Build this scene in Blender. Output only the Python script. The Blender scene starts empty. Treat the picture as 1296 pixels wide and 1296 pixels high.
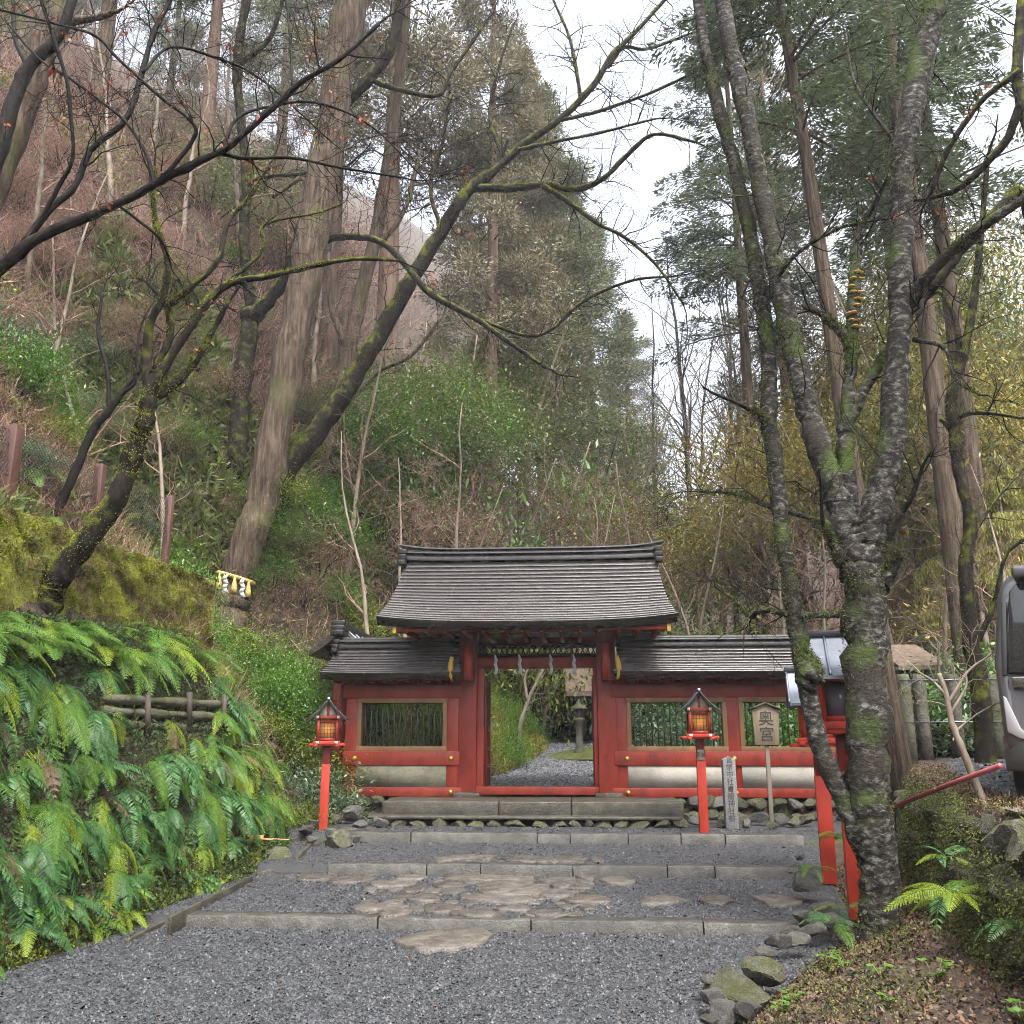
import bpy, math, random
import numpy as np
from mathutils import Vector, Matrix

# ------------------------------------------------------------------ camera, sky, sun, exposure
SC = bpy.context.scene
R = math.radians
F = 1169.0 / 1296.0            # focal length in picture widths
CAM = np.array([0.0, 0.0, 1.7])
YAW, PITCH = R(4.0), R(14.0)
cd = bpy.data.cameras.new('camera'); cam = bpy.data.objects.new('camera', cd)
SC.collection.objects.link(cam); SC.camera = cam
cam.location = CAM; cam.rotation_euler = (R(90) + PITCH, 0, YAW)
cd.sensor_width = 36; cd.lens = 36 * F; cd.clip_start = 0.05; cd.clip_end = 3000

SUN_EL, SUN_AZ = R(62), R(150)
w = bpy.data.worlds.new('World'); SC.world = w; w.use_nodes = True
nt = w.node_tree; nt.nodes.clear()
sky = nt.nodes.new('ShaderNodeTexSky'); sky.sky_type = 'NISHITA'; sky.sun_disc = False
sky.sun_elevation = SUN_EL; sky.sun_rotation = SUN_AZ
sky.air_density = 1.0; sky.dust_density = 6.0; sky.ozone_density = 1.0
hs = nt.nodes.new('ShaderNodeHueSaturation'); hs.inputs['Saturation'].default_value = 0.42
bg = nt.nodes.new('ShaderNodeBackground'); bg.inputs['Strength'].default_value = 0.15
wo = nt.nodes.new('ShaderNodeOutputWorld')
nt.links.new(sky.outputs[0], hs.inputs['Color']); nt.links.new(hs.outputs[0], bg.inputs[0]); nt.links.new(bg.outputs[0], wo.inputs[0])

sl = bpy.data.lights.new('sun', 'SUN'); so = bpy.data.objects.new('sun', sl); SC.collection.objects.link(so)
sl.energy = 0.9; sl.angle = R(22); sl.color = (1, 0.97, 0.92)
so.rotation_euler = (R(90) - SUN_EL, 0, R(180) - SUN_AZ)
SC.view_settings.view_transform = 'Standard'; SC.view_settings.look = 'None'
SC.view_settings.exposure = 2.08; SC.view_settings.gamma = 1; SC.view_settings.use_curve_mapping = False
SC.cycles.use_denoising = True; SC.cycles.denoising_prefilter = 'NONE'; SC.cycles.filter_width = 1.0; SC.cycles.max_bounces = 4; SC.cycles.diffuse_bounces = 2
SC.cycles.glossy_bounces = 2; SC.cycles.transmission_bounces = 3; SC.cycles.transparent_max_bounces = 6
SC.cycles.volume_bounces = 0; SC.cycles.caustics_reflective = False; SC.cycles.caustics_refractive = False
SC.cycles.use_adaptive_sampling = True; SC.cycles.adaptive_threshold = 0.035; SC.cycles.debug_use_spatial_splits = True; SC.cycles.use_light_tree = False

# ------------------------------------------------------------------ helpers
_r = np.array([math.cos(YAW), math.sin(YAW), 0])
_f = np.array([-math.sin(YAW) * math.cos(PITCH), math.cos(YAW) * math.cos(PITCH), math.sin(PITCH)])
_u = np.cross(_r, _f)
def ray(u, v):
    return _f + _r * (u - 648) / 1169.0 + _u * (648 - v) / 1169.0
def at(u, v, Y):                       # the point of the place at depth Y that the survey sees at (u, v)
    d = ray(u, v); return CAM + d * (Y / d[1])
def onz(u, v, z):
    d = ray(u, v); return CAM + d * ((z - CAM[2]) / d[2])
def project(p):                        # where a point of the place stands in the survey
    d = np.asarray(p, float) - CAM; w_ = d @ _f; return 648 + 1169 * (d @ _r) / w_, 648 - 1169 * (d @ _u) / w_
def gx(u, Y, v=930): return float(at(u, v, Y)[0])
def gz(v, Y, u=685): return float(at(u, v, Y)[2])

ORIG = {}
def tag(o, label=None, cat=None, group=None, kind=None):
    if label: o['label'] = label
    if cat: o['category'] = cat
    if group: o['group'] = group
    if kind: o['kind'] = kind
    return o
def thing(name, label, cat, loc=(0, 0, 0), group=None):
    o = bpy.data.objects.new(name, None); SC.collection.objects.link(o); o.location = loc
    o.empty_display_size = 0.1
    ORIG[o.name] = np.array(loc, float); return tag(o, label, cat, group)

def unit(a):
    a = np.asarray(a, float); return a / (np.linalg.norm(a, axis=-1, keepdims=True) + 1e-12)

class MB:
    def __init__(s): s.v = []; s.f = []; s.n = 0
    def add(s, v, f):
        v = np.asarray(v, float).reshape(-1, 3)
        fs = f if isinstance(f, list) and len(f) and isinstance(f[0], np.ndarray) else [np.asarray(f, int)]
        for a in fs: s.f.append(np.asarray(a, int) + s.n)
        s.v.append(v); s.n += len(v); return s
    def box(s, a, b, M=None):
        x0, y0, z0 = a; x1, y1, z1 = b
        v = np.array([(x, y, z) for z in (z0, z1) for y in (y0, y1) for x in (x0, x1)], float)
        if M is not None: v = np.array([M @ Vector(p) for p in v])
        return s.add(v, [[0, 2, 3, 1], [4, 5, 7, 6], [0, 1, 5, 4], [2, 6, 7, 3], [0, 4, 6, 2], [1, 3, 7, 5]])
    def tube(s, pts, rad, k=6, cap=True):
        P = np.asarray(pts, float); n = len(P)
        rad = np.broadcast_to(np.asarray(rad, float), (n,))
        T = np.gradient(P, axis=0); T = unit(T)
        ref = np.array([0.31, 0.17, 0.93]) if abs(T[0] @ np.array([0.31, 0.17, 0.93])) < 0.9 else np.array([1.0, 0, 0])
        A = unit(np.cross(T, ref)); B = np.cross(T, A)
        th = np.arange(k) * 2 * math.pi / k
        v = P[:, None] + rad[:, None, None] * (np.cos(th)[None, :, None] * A[:, None] + np.sin(th)[None, :, None] * B[:, None])
        i = np.arange(n - 1)[:, None] * k; j = np.arange(k)[None]; j2 = (j + 1) % k
        q = np.stack([i + j, i + j2, i + k + j2, i + k + j], -1).reshape(-1, 4)
        fs = [q]
        if cap: fs += [np.array([list(range(k))[::-1]]), np.array([[(n - 1) * k + t for t in range(k)]])]
        return s.add(v.reshape(-1, 3), fs)
    def lathe(s, c, prof, k=16):
        c = np.asarray(c, float); th = np.arange(k) * 2 * math.pi / k
        v = np.concatenate([c + np.stack([r * np.cos(th), r * np.sin(th), np.full(k, z)], -1) for r, z in prof])
        n = len(prof); i = np.arange(n - 1)[:, None] * k; j = np.arange(k)[None]; j2 = (j + 1) % k
        q = np.stack([i + j, i + j2, i + k + j2, i + k + j], -1).reshape(-1, 4)
        return s.add(v, [q, np.array([list(range(k))[::-1]]), np.array([[(n - 1) * k + t for t in range(k)]])])
    def grid(s, V):                      # V (n, m, 3)
        n, m = V.shape[:2]; i = np.arange(n - 1)[:, None] * m; j = np.arange(m - 1)[None]
        q = np.stack([i + j, i + j + 1, i + m + j + 1, i + m + j], -1).reshape(-1, 4)
        return s.add(V.reshape(-1, 3), q)
    def prism(s, poly, off):             # flat polygon (n,3) pushed by off
        p = np.asarray(poly, float); n = len(p); v = np.concatenate([p, p + np.asarray(off, float)])
        q = np.array([[i, (i + 1) % n, n + (i + 1) % n, n + i] for i in range(n)])
        return s.add(v, [q, np.array([list(range(n))[::-1]]), np.array([list(range(n, 2 * n))])])
    def leaves(s, pos, d, nrm, L, W):
        pos = np.asarray(pos, float); d = unit(d); sd = unit(np.cross(d, nrm)); N = len(pos)
        L = np.broadcast_to(L, (N,))[:, None]; W = np.broadcast_to(W, (N,))[:, None]
        up = np.cross(sd, d)
        v = np.stack([pos, pos + d * L * .45 + sd * W / 2 - up * W * .12, pos + d * L, pos + d * L * .45 - sd * W / 2 - up * W * .12], 1)
        return s.add(v.reshape(-1, 3), np.arange(4 * N).reshape(-1, 4))
    def data(s, name, mat, smooth=False, org=(0, 0, 0)):
        V = (np.concatenate(s.v) - np.asarray(org)).astype(np.float32)
        me = bpy.data.meshes.new(name)
        cnt = [len(f) for f in s.f]
        loops = np.concatenate([f.ravel() for f in s.f]).astype(np.int32)
        tot = np.concatenate([np.full(len(f), f.shape[1]) for f in s.f]).astype(np.int32)
        st = np.concatenate([[0], np.cumsum(tot)[:-1]]).astype(np.int32)
        me.vertices.add(len(V)); me.vertices.foreach_set('co', V.ravel())
        me.loops.add(len(loops)); me.loops.foreach_set('vertex_index', loops)
        me.polygons.add(len(tot)); me.polygons.foreach_set('loop_start', st); me.polygons.foreach_set('loop_total', tot)
        if smooth: me.polygons.foreach_set('use_smooth', np.ones(len(tot), bool))
        me.update(calc_edges=True)
        if mat: me.materials.append(mat)
        return me
    def build(s, name, mat, parent=None, smooth=False, bevel=0):
        V = np.concatenate(s.v)
        if parent is not None: org = ORIG[parent.name]
        else: org = np.array([V[:, 0].mean(), V[:, 1].mean(), V[:, 2].min()])
        o = bpy.data.objects.new(name, s.data(name, mat, smooth, org)); SC.collection.objects.link(o)
        if parent is not None: o.parent = parent
        else: o.location = org
        ORIG[o.name] = org
        if bevel:
            m = o.modifiers.new('bevel', 'BEVEL'); m.width = bevel; m.segments = 2; m.limit_method = 'ANGLE'
        return o

def place(name, me, parent, loc=(0, 0, 0), rot=(0, 0, 0), sc=1):
    o = bpy.data.objects.new(name, me); SC.collection.objects.link(o)
    if parent: o.parent = parent
    o.location = loc; o.rotation_euler = rot
    o.scale = (sc, sc, sc) if np.isscalar(sc) else sc
    return o

# ------------------------------------------------------------------ materials
def M(name, ramp, scale=6, detail=5, rough=0.6, bump=0.0, bscale=None, stretch=(1, 1, 1), island=0, objrand=0, spec=0.5,
      trans=0, metal=0, moss=None, patch=None, wet=0, emis=None, hue=0, coat=0, dist=0):
    m = bpy.data.materials.new(name); m.use_nodes = True; T = m.node_tree; N = T.nodes; N.clear(); K = T.links.new
    out = N.new('ShaderNodeOutputMaterial'); p = N.new('ShaderNodeBsdfPrincipled')
    tc = N.new('ShaderNodeTexCoord'); mp = N.new('ShaderNodeMapping'); mp.inputs['Scale'].default_value = stretch
    K(tc.outputs['Object'], mp.inputs[0])
    no = N.new('ShaderNodeTexNoise'); no.inputs['Scale'].default_value = scale; no.inputs['Detail'].default_value = detail
    no.inputs['Roughness'].default_value = 0.62; no.inputs['Distortion'].default_value = dist
    K(mp.outputs[0], no.inputs['Vector'])
    cr = N.new('ShaderNodeValToRGB'); e = cr.color_ramp.elements
    while len(e) < len(ramp): e.new(0.5)
    for q, (t, c) in zip(e, ramp): q.position = t; q.color = (*c, 1)
    K(no.outputs[0], cr.inputs[0]); col = cr.outputs[0]
    if patch:                               # (colour, scale, lo, hi): blotches with a shape of their own
        n2 = N.new('ShaderNodeTexNoise'); n2.inputs['Scale'].default_value = patch[1]; n2.inputs['Detail'].default_value = 6
        K(mp.outputs[0] if len(patch) > 4 else tc.outputs['Object'], n2.inputs['Vector'])
        mr = N.new('ShaderNodeMapRange'); mr.inputs[1].default_value = patch[2]; mr.inputs[2].default_value = patch[3]; K(n2.outputs[0], mr.inputs[0])
        mx = N.new('ShaderNodeMix'); mx.data_type = 'RGBA'; K(mr.outputs[0], mx.inputs[0]); K(col, mx.inputs[6]); mx.inputs[7].default_value = (*patch[0], 1); col = mx.outputs[2]
    if moss:                                # (colour, scale, lo, hi, upward): moss grows more on upper faces
        n3 = N.new('ShaderNodeTexNoise'); n3.inputs['Scale'].default_value = moss[1]; n3.inputs['Detail'].default_value = 7
        K(tc.outputs['Object'], n3.inputs['Vector'])
        g = N.new('ShaderNodeNewGeometry'); sx = N.new('ShaderNodeSeparateXYZ'); K(g.outputs['Normal'], sx.inputs[0])
        ma = N.new('ShaderNodeMath'); ma.operation = 'MULTIPLY_ADD'; K(sx.outputs[2], ma.inputs[0]); ma.inputs[1].default_value = moss[4]; K(n3.outputs[0], ma.inputs[2])
        mr = N.new('ShaderNodeMapRange'); mr.inputs[1].default_value = moss[2]; mr.inputs[2].default_value = moss[3]; K(ma.outputs[0], mr.inputs[0])
        n4 = N.new('ShaderNodeTexNoise'); n4.inputs['Scale'].default_value = moss[1] * 9; K(tc.outputs['Object'], n4.inputs['Vector'])
        c2 = N.new('ShaderNodeMix'); c2.data_type = 'RGBA'; K(n4.outputs[0], c2.inputs[0])
        c2.inputs[6].default_value = (*[k * .35 for k in moss[0]], 1); c2.inputs[7].default_value = (*[k * 1.5 for k in moss[0]], 1)
        mx = N.new('ShaderNodeMix'); mx.data_type = 'RGBA'; K(mr.outputs[0], mx.inputs[0]); K(col, mx.inputs[6]); K(c2.outputs[2], mx.inputs[7]); col = mx.outputs[2]
    def vary(col, sock, amt, hue):
        h = N.new('ShaderNodeHueSaturation'); mr = N.new('ShaderNodeMapRange'); K(sock, mr.inputs[0])
        mr.inputs[3].default_value = 1 - amt; mr.inputs[4].default_value = 1 + amt; K(mr.outputs[0], h.inputs['Value'])
        if hue:
            wn = N.new('ShaderNodeTexWhiteNoise'); wn.noise_dimensions = '1D'; K(sock, wn.inputs['W'])
            m2 = N.new('ShaderNodeMapRange'); K(wn.outputs['Value'], m2.inputs[0]); m2.inputs[3].default_value = .5 - hue; m2.inputs[4].default_value = .5 + hue; K(m2.outputs[0], h.inputs['Hue'])
        K(col, h.inputs['Color']); return h.outputs[0]
    if island:
        g = N.new('ShaderNodeNewGeometry'); col = vary(col, g.outputs['Random Per Island'], island, hue)
    if objrand:
        oi = N.new('ShaderNodeObjectInfo'); col = vary(col, oi.outputs['Random'], objrand, hue)
    K(col, p.inputs['Base Color']); p.inputs['Roughness'].default_value = rough; p.inputs['Metallic'].default_value = metal
    p.inputs['Specular IOR Level'].default_value = spec; p.inputs['Coat Weight'].default_value = coat; p.inputs['Coat Roughness'].default_value = .08
    if wet:                                 # wet film: roughness breaks up in patches
        n5 = N.new('ShaderNodeTexNoise'); n5.inputs['Scale'].default_value = 3.1; n5.inputs['Detail'].default_value = 6; K(tc.outputs['Object'], n5.inputs['Vector'])
        mr = N.new('ShaderNodeMapRange'); mr.inputs[1].default_value = .35; mr.inputs[2].default_value = .65
        mr.inputs[3].default_value = max(.05, rough - wet); mr.inputs[4].default_value = rough + wet * .6; K(n5.outputs[0], mr.inputs[0]); K(mr.outputs[0], p.inputs['Roughness'])
    if bump:
        nb = N.new('ShaderNodeTexNoise'); nb.inputs['Scale'].default_value = bscale or scale * 2.5; nb.inputs['Detail'].default_value = 7; nb.inputs['Roughness'].default_value = .65
        K(mp.outputs[0], nb.inputs['Vector']); b = N.new('ShaderNodeBump'); b.inputs['Strength'].default_value = 1; b.inputs['Distance'].default_value = bump
        K(nb.outputs[0], b.inputs['Height']); K(b.outputs[0], p.inputs['Normal'])
    if emis: p.inputs['Emission Color'].default_value = (*emis[0], 1); p.inputs['Emission Strength'].default_value = emis[1]
    if trans:
        t = N.new('ShaderNodeBsdfTranslucent'); K(col, t.inputs[0]); ms = N.new('ShaderNodeMixShader'); ms.inputs[0].default_value = trans
        K(p.outputs[0], ms.inputs[1]); K(t.outputs[0], ms.inputs[2]); K(ms.outputs[0], out.inputs[0])
    else: K(p.outputs[0], out.inputs[0])
    return m

MOSS = (.085, .11, .018)
mt = {}
mt['terrain'] = M('soil_litter', [(.3, (.015, .010, .007)), (.5, (.05, .03, .02)), (.68, (.11, .068, .042))], 5, 8, .9, .08, 12, moss=((.05, .075, .012), .9, .62, .8, .12))
mt['gravel'] = M('gravel_bed', [(.3, (.02, .022, .024)), (.7, (.07, .073, .077))], 90, 3, .6, .02, 120)
mt['chip'] = M('gravel_chip', [(.3, (.030, .032, .034)), (.7, (.07, .072, .077))], 9, 3, .36, 0, island=.65, hue=.02, spec=.55)
mt['chip_lit'] = M('lit_gravel_chip', [(.3, (.11, .115, .125)), (.7, (.21, .215, .23))], 9, 3, .45, 0, island=.5, hue=.02)  # court gravel under open sky: its daylight is put into the lighter colour
mt['kerb'] = M('kerb_stone', [(.3, (.024, .022, .018)), (.55, (.055, .051, .043)), (.75, (.10, .094, .08))], 6, 7, .5, .012, 40, objrand=.14, wet=.22, moss=((.05, .06, .02), 3, .78, .95, .1))
mt['flag'] = M('flagstone', [(.3, (.035, .031, .027)), (.5, (.082, .073, .063)), (.75, (.135, .124, .11))], 8, 9, .4, .02, 30, objrand=.35, wet=.2)
mt['flag_tan'] = M('tan_flagstone', [(.3, (.04, .035, .03)), (.5, (.092, .08, .066)), (.75, (.15, .135, .116))], 7, 9, .45, .02, 25, objrand=.2, wet=.2)
mt['rock'] = M('rock', [(.3, (.04, .037, .032)), (.55, (.10, .095, .085)), (.75, (.17, .162, .148))], 5, 8, .5, .02, 18, objrand=.35, wet=.2, moss=((.05, .058, .014), 2.2, .66, .85, .14))
mt['mossrock'] = M('mossy_rock', [(.3, (.04, .036, .028)), (.6, (.12, .11, .085)), (.8, (.18, .165, .13))], 5, 8, .7, .03, 16, objrand=.3, moss=((.055, .062, .014), 3.2, .44, .68, .12))
mt['mosswall'] = M('mossy_wall', [(.30, (.03, .022, .013)), (.42, (.10, .075, .024)), (.52, (.15, .16, .018)), (.7, (.25, .27, .025))], 3.2, 9, .9, .06, 14, dist=.4)
mt['moss'] = M('moss', [(.3, (.12, .13, .016)), (.7, (.30, .31, .035))], 12, 6, .9, .02, 60, island=.4)
mt['moss_dark'] = M('dark_moss', [(.3, (.035, .042, .009)), (.7, (.125, .145, .02))], 9, 6, .9, .02, 60, island=.5)
mt['moss_tuft'] = M('wall_moss_tuft', [(.32, (.05, .035, .013)), (.44, (.10, .09, .015)), (.54, (.18, .20, .018)), (.72, (.29, .32, .028))], 1.7, 8, .95, 0, island=.35, hue=.015, spec=.1)
mt['slab'] = M('footing_slab', [(.3, (.022, .02, .014)), (.55, (.055, .049, .036)), (.75, (.10, .09, .068))], 5, 7, .5, .015, 30, wet=.2, moss=((.045, .05, .012), 3, .68, .85, .12))
mt['granite'] = M('granite', [(.35, (.12, .12, .12)), (.55, (.21, .21, .205)), (.7, (.27, .27, .26))], 45, 4, .6, .006, 70)
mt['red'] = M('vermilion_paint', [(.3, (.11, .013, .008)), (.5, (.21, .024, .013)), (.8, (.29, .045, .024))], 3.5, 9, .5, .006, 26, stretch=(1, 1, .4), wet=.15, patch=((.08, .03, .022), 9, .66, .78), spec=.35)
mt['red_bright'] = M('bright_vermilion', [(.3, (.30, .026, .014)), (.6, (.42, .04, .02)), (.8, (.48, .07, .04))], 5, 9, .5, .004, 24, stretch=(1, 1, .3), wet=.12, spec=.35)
mt['roof'] = M('bark_shingle', [(.3, (.016, .0125, .012)), (.55, (.033, .025, .023)), (.75, (.065, .048, .044))], 5, 8, .22, .006, 12, stretch=(.35, 3, 3), wet=.18, spec=.55)
mt['ridge'] = M('ridge_copper', [(.3, (.012, .011, .011)), (.7, (.03, .028, .028))], 5, 6, .38, .004, 20, wet=.12, spec=.3)
mt['plaster'] = M('white_plaster', [(.25, (.20, .18, .145)), (.5, (.32, .30, .255)), (.8, (.38, .36, .32))], 2.4, 8, .8, .006, 30)
mt['plaster_old'] = M('weathered_plaster', [(.3, (.08, .075, .045)), (.5, (.17, .16, .11)), (.8, (.25, .235, .175))], 3, 8, .85, .01, 16, patch=((.06, .05, .025), 7, .62, .72))
mt['green'] = M('green_bar_paint', [(.3, (.015, .04, .022)), (.7, (.035, .075, .04))], 6, 5, .5)
mt['frame'] = M('window_wood', [(.3, (.13, .06, .022)), (.7, (.25, .125, .05))], 4, 6, .6, .004, 30, stretch=(1, 1, .3))
mt['darkwood'] = M('dark_wood', [(.3, (.022, .016, .012)), (.7, (.07, .05, .036))], 5, 6, .7, .006, 25)
mt['brass'] = M('brass', [(.3, (.45, .28, .05)), (.7, (.65, .45, .10))], 8, 4, .4, metal=.8)
mt['gilt'] = M('gilt_tip', [(.3, (.42, .25, .03)), (.7, (.55, .36, .06))], 6, 4, .5)
mt['white'] = M('white_paint', [(.3, (.62, .6, .58)), (.7, (.78, .77, .75))], 6, 4, .6)
mt['paper'] = M('white_paper', [(.3, (.72, .72, .74)), (.7, (.8, .8, .8))], 6, 3, .8, trans=.3)
mt['signwood'] = M('sign_board', [(.3, (.10, .075, .046)), (.55, (.165, .128, .08)), (.75, (.21, .168, .11))], 5, 7, .65, .004, 30, stretch=(3, 3, .3))
mt['ink'] = M('black_ink', [(.3, (.012, .012, .012)), (.7, (.02, .02, .02))], 6, 2, .6)
mt['engrave'] = M('engraved_ink', [(.3, (.03, .03, .03)), (.7, (.055, .055, .055))], 6, 2, .8)
mt['postwood'] = M('grey_wood', [(.3, (.13, .11, .08)), (.7, (.25, .21, .16))], 5, 6, .7, .004, 30, stretch=(3, 3, .3))
mt['bulb'] = M('lit_bulb', [(.3, (1, .55, .1)), (.7, (1, .55, .1))], 1, 1, .5, emis=((1, .58, .1), 4.5))
mt['pane'] = M('lantern_pane', [(.3, (.32, .27, .2)), (.7, (.42, .36, .28))], 5, 3, .3, trans=.5)
mt['pane_lit'] = M('glowing_pane', [(.3, (.5, .38, .22)), (.7, (.55, .42, .25))], 5, 3, .5, trans=.85)
mt['pane_grey'] = M('grey_glass_pane', [(.3, (.10, .11, .14)), (.7, (.15, .16, .19))], 3, 3, .15, spec=.8)
mt['tin'] = M('lantern_tin', [(.3, (.03, .032, .038)), (.7, (.07, .075, .085))], 5, 4, .3, metal=.3, wet=.1)
mt['tin_pale'] = M('pale_tin_sheet', [(.3, (.15, .17, .20)), (.7, (.21, .235, .27))], 5, 5, .25, metal=.5, wet=.1)
mt['rope'] = M('straw_rope', [(.3, (.42, .28, .08)), (.7, (.62, .45, .16))], 30, 4, .8, .004, 60)
mt['fencepost'] = M('brown_post', [(.3, (.07, .03, .022)), (.7, (.125, .055, .04))], 4, 5, .6, .003, 30, stretch=(1, 1, .3))
mt['wire'] = M('dark_wire', [(.3, (.03, .03, .028)), (.7, (.05, .05, .045))], 5, 2, .5)
mt['bark_cedar'] = M('cedar_bark', [(.30, (.02, .013, .009)), (.48, (.075, .053, .037)), (.66, (.15, .115, .083))], 15, 9, .85, .05, 17, stretch=(1, 1, .11), dist=.25, moss=((.09, .10, .03), 1.1, .54, .74, .05), spec=.2)
mt['bark_cedar_red'] = M('red_cedar_bark', [(.3, (.085, .05, .036)), (.55, (.17, .115, .085)), (.75, (.24, .175, .135))], 9, 8, .85, .02, 13, stretch=(1, 1, .08), spec=.2)
mt['bark_lichen'] = M('lichen_bark', [(.38, (.008, .007, .0055)), (.50, (.026, .023, .018)), (.58, (.085, .08, .07)), (.65, (.17, .165, .148)), (.80, (.28, .275, .25))], 14, 10, .8, .025, 22, stretch=(1, 1, 1.7), dist=.35, patch=((.03, .025, .018), 1.6, .5, .62), moss=((.05, .075, .012), 2.0, .53, .66, .12), spec=.25)
mt['bark_moss'] = M('mossy_bark', [(.35, (.007, .0055, .0045)), (.6, (.022, .017, .013)), (.75, (.05, .041, .031))], 9, 8, .8, .025, 18, stretch=(1, 1, .5), moss=((.10, .115, .013), 5.5, .52, .72, .24), spec=.12)
mt['bark_dark'] = M('wet_dark_bark', [(.35, (.006, .005, .0045)), (.6, (.016, .013, .011)), (.75, (.04, .034, .028))], 10, 7, .75, .012, 22, moss=((.08, .095, .012), 6, .68, .9, .2), spec=.15)
mt['bark_pale'] = M('pale_bark', [(.35, (.12, .09, .065)), (.6, (.26, .21, .16)), (.75, (.36, .31, .25))], 8, 7, .8, .01, 20, stretch=(1, 1, .3))
mt['twig_red'] = M('reddish_twig', [(.3, (.15, .085, .065)), (.7, (.30, .19, .145))], 3, 3, .8)
mt['twig_grey'] = M('grey_twig', [(.3, (.06, .052, .046)), (.7, (.14, .125, .11))], 3, 3, .8)
def leafmat(name, c, var=.45, hue=.02, rough=.42, tr=.28, spec=.5):
    m = bpy.data.materials.new(name); m.use_nodes = True; T = m.node_tree; N = T.nodes; N.clear(); K = T.links.new
    out = N.new('ShaderNodeOutputMaterial'); p = N.new('ShaderNodeBsdfPrincipled'); g = N.new('ShaderNodeNewGeometry')
    cr = N.new('ShaderNodeValToRGB'); e = cr.color_ramp.elements
    lo, hi = 1 - var, 1 + var
    cols = [tuple(k * lo for k in c), (c[0] * (1 + hue * 8), c[1], c[2]), (c[0] * (1 - hue * 6), c[1] * .95, c[2] * 1.2), (c[0] * hi * (1 + hue * 6), c[1] * hi, c[2] * hi)]
    while len(e) < 4: e.new(.5)
    for q, t, k in zip(e, (0, .35, .65, 1), cols): q.position = t; q.color = (*k, 1)
    K(g.outputs['Random Per Island'], cr.inputs[0]); K(cr.outputs[0], p.inputs['Base Color']); p.inputs['Roughness'].default_value = rough; p.inputs['Specular IOR Level'].default_value = spec
    t = N.new('ShaderNodeBsdfTranslucent'); K(cr.outputs[0], t.inputs[0]); ms = N.new('ShaderNodeMixShader'); ms.inputs[0].default_value = tr
    K(p.outputs[0], ms.inputs[1]); K(t.outputs[0], ms.inputs[2]); K(ms.outputs[0], out.inputs[0]); return m
mt['fern_a'] = leafmat('fern_leaf', (.09, .195, .024), .55, .02, .5, .3, .35)
mt['fern_b'] = leafmat('glossy_fern_leaf', (.05, .14, .034), .55, .02, .42, .25, .45)
mt['fern_y'] = leafmat('young_fern_leaf', (.19, .28, .02), .4, .02, .5, .3, .35)
mt['leaf_olive'] = leafmat('olive_leaf', (.13, .17, .045), .5, .03, .5)
mt['leaf_rust'] = leafmat('rusty_leaf', (.22, .145, .098), .5, .03, .6)
mt['leaf_gold'] = leafmat('golden_leaf', (.27, .25, .045), .45, .03, .5)
mt['rachis'] = M('fern_stalk', [(.3, (.08, .09, .02)), (.7, (.13, .13, .03))], 5, 2, .5)
mt['leaf_green'] = leafmat('broad_leaf', (.085, .20, .02), .5, .02, .3)
mt['leaf_blue'] = leafmat('bluish_leaf', (.11, .17, .085), .5, .015, .3)
mt['leaf_dark'] = leafmat('dark_leaf', (.05, .085, .024), .5, .02, .65, .28, .25)
mt['leaf_yellow'] = leafmat('yellow_green_leaf', (.23, .235, .035), .45, .02, .5)
mt['conifer'] = leafmat('cedar_foliage', (.13, .16, .072), .6, .03, .6, .2)
mt['conifer_brown'] = leafmat('rusty_cedar_foliage', (.17, .165, .082), .6, .035, .6, .2)
mt['fir'] = leafmat('fir_foliage', (.11, .155, .075), .55, .02, .5, .2)
mt['cover'] = leafmat('ground_cover_leaf', (.15, .20, .022), .6, .035, .45)
mt['dead'] = M('dead_leaf', [(.3, (.05, .026, .015)), (.7, (.13, .072, .04))], 2, 3, .6, island=.6, hue=.02)
mt['orange'] = M('orange_dead_leaf', [(.3, (.26, .055, .02)), (.7, (.38, .10, .03))], 2, 2, .5, island=.4, trans=.3)
mt['brush'] = M('dry_brush', [(.3, (.165, .092, .068)), (.7, (.37, .235, .18))], .9, 6, .9, island=.8, hue=.02, spec=.2)
mt['van'] = M('grey_van_paint', [(.3, (.11, .107, .11)), (.7, (.14, .137, .14))], 2, 2, .3, metal=.5, coat=.8)
mt['glass'] = M('dark_glass', [(.3, (.01, .011, .012)), (.7, (.02, .021, .022))], 2, 2, .06, spec=.8)
mt['chrome'] = M('chrome', [(.3, (.3, .3, .31)), (.7, (.36, .36, .37))], 2, 2, .15, metal=1)
mt['blackplastic'] = M('black_plastic', [(.3, (.015, .015, .016)), (.7, (.03, .03, .032))], 2, 2, .4)
mt['lens'] = M('lamp_lens', [(.3, (.22, .2, .21)), (.7, (.3, .28, .29))], 2, 2, .12, coat=.6)
mt['pinkpole'] = M('faded_red_pole', [(.3, (.24, .05, .055)), (.7, (.33, .085, .085))], 4, 4, .45)
mt['concrete'] = M('old_concrete', [(.3, (.08, .07, .055)), (.7, (.16, .145, .12))], 4, 7, .7, .01, 30, moss=((.10, .11, .02), 1.5, .66, .8, .1))
mt['thatch'] = M('thatched_roof', [(.3, (.10, .07, .05)), (.7, (.22, .16, .115))], 8, 6, .8, .02, 20)
mt['ladle'] = M('ladle_wood', [(.3, (.34, .17, .06)), (.7, (.48, .27, .11))], 8, 4, .5)

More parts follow.
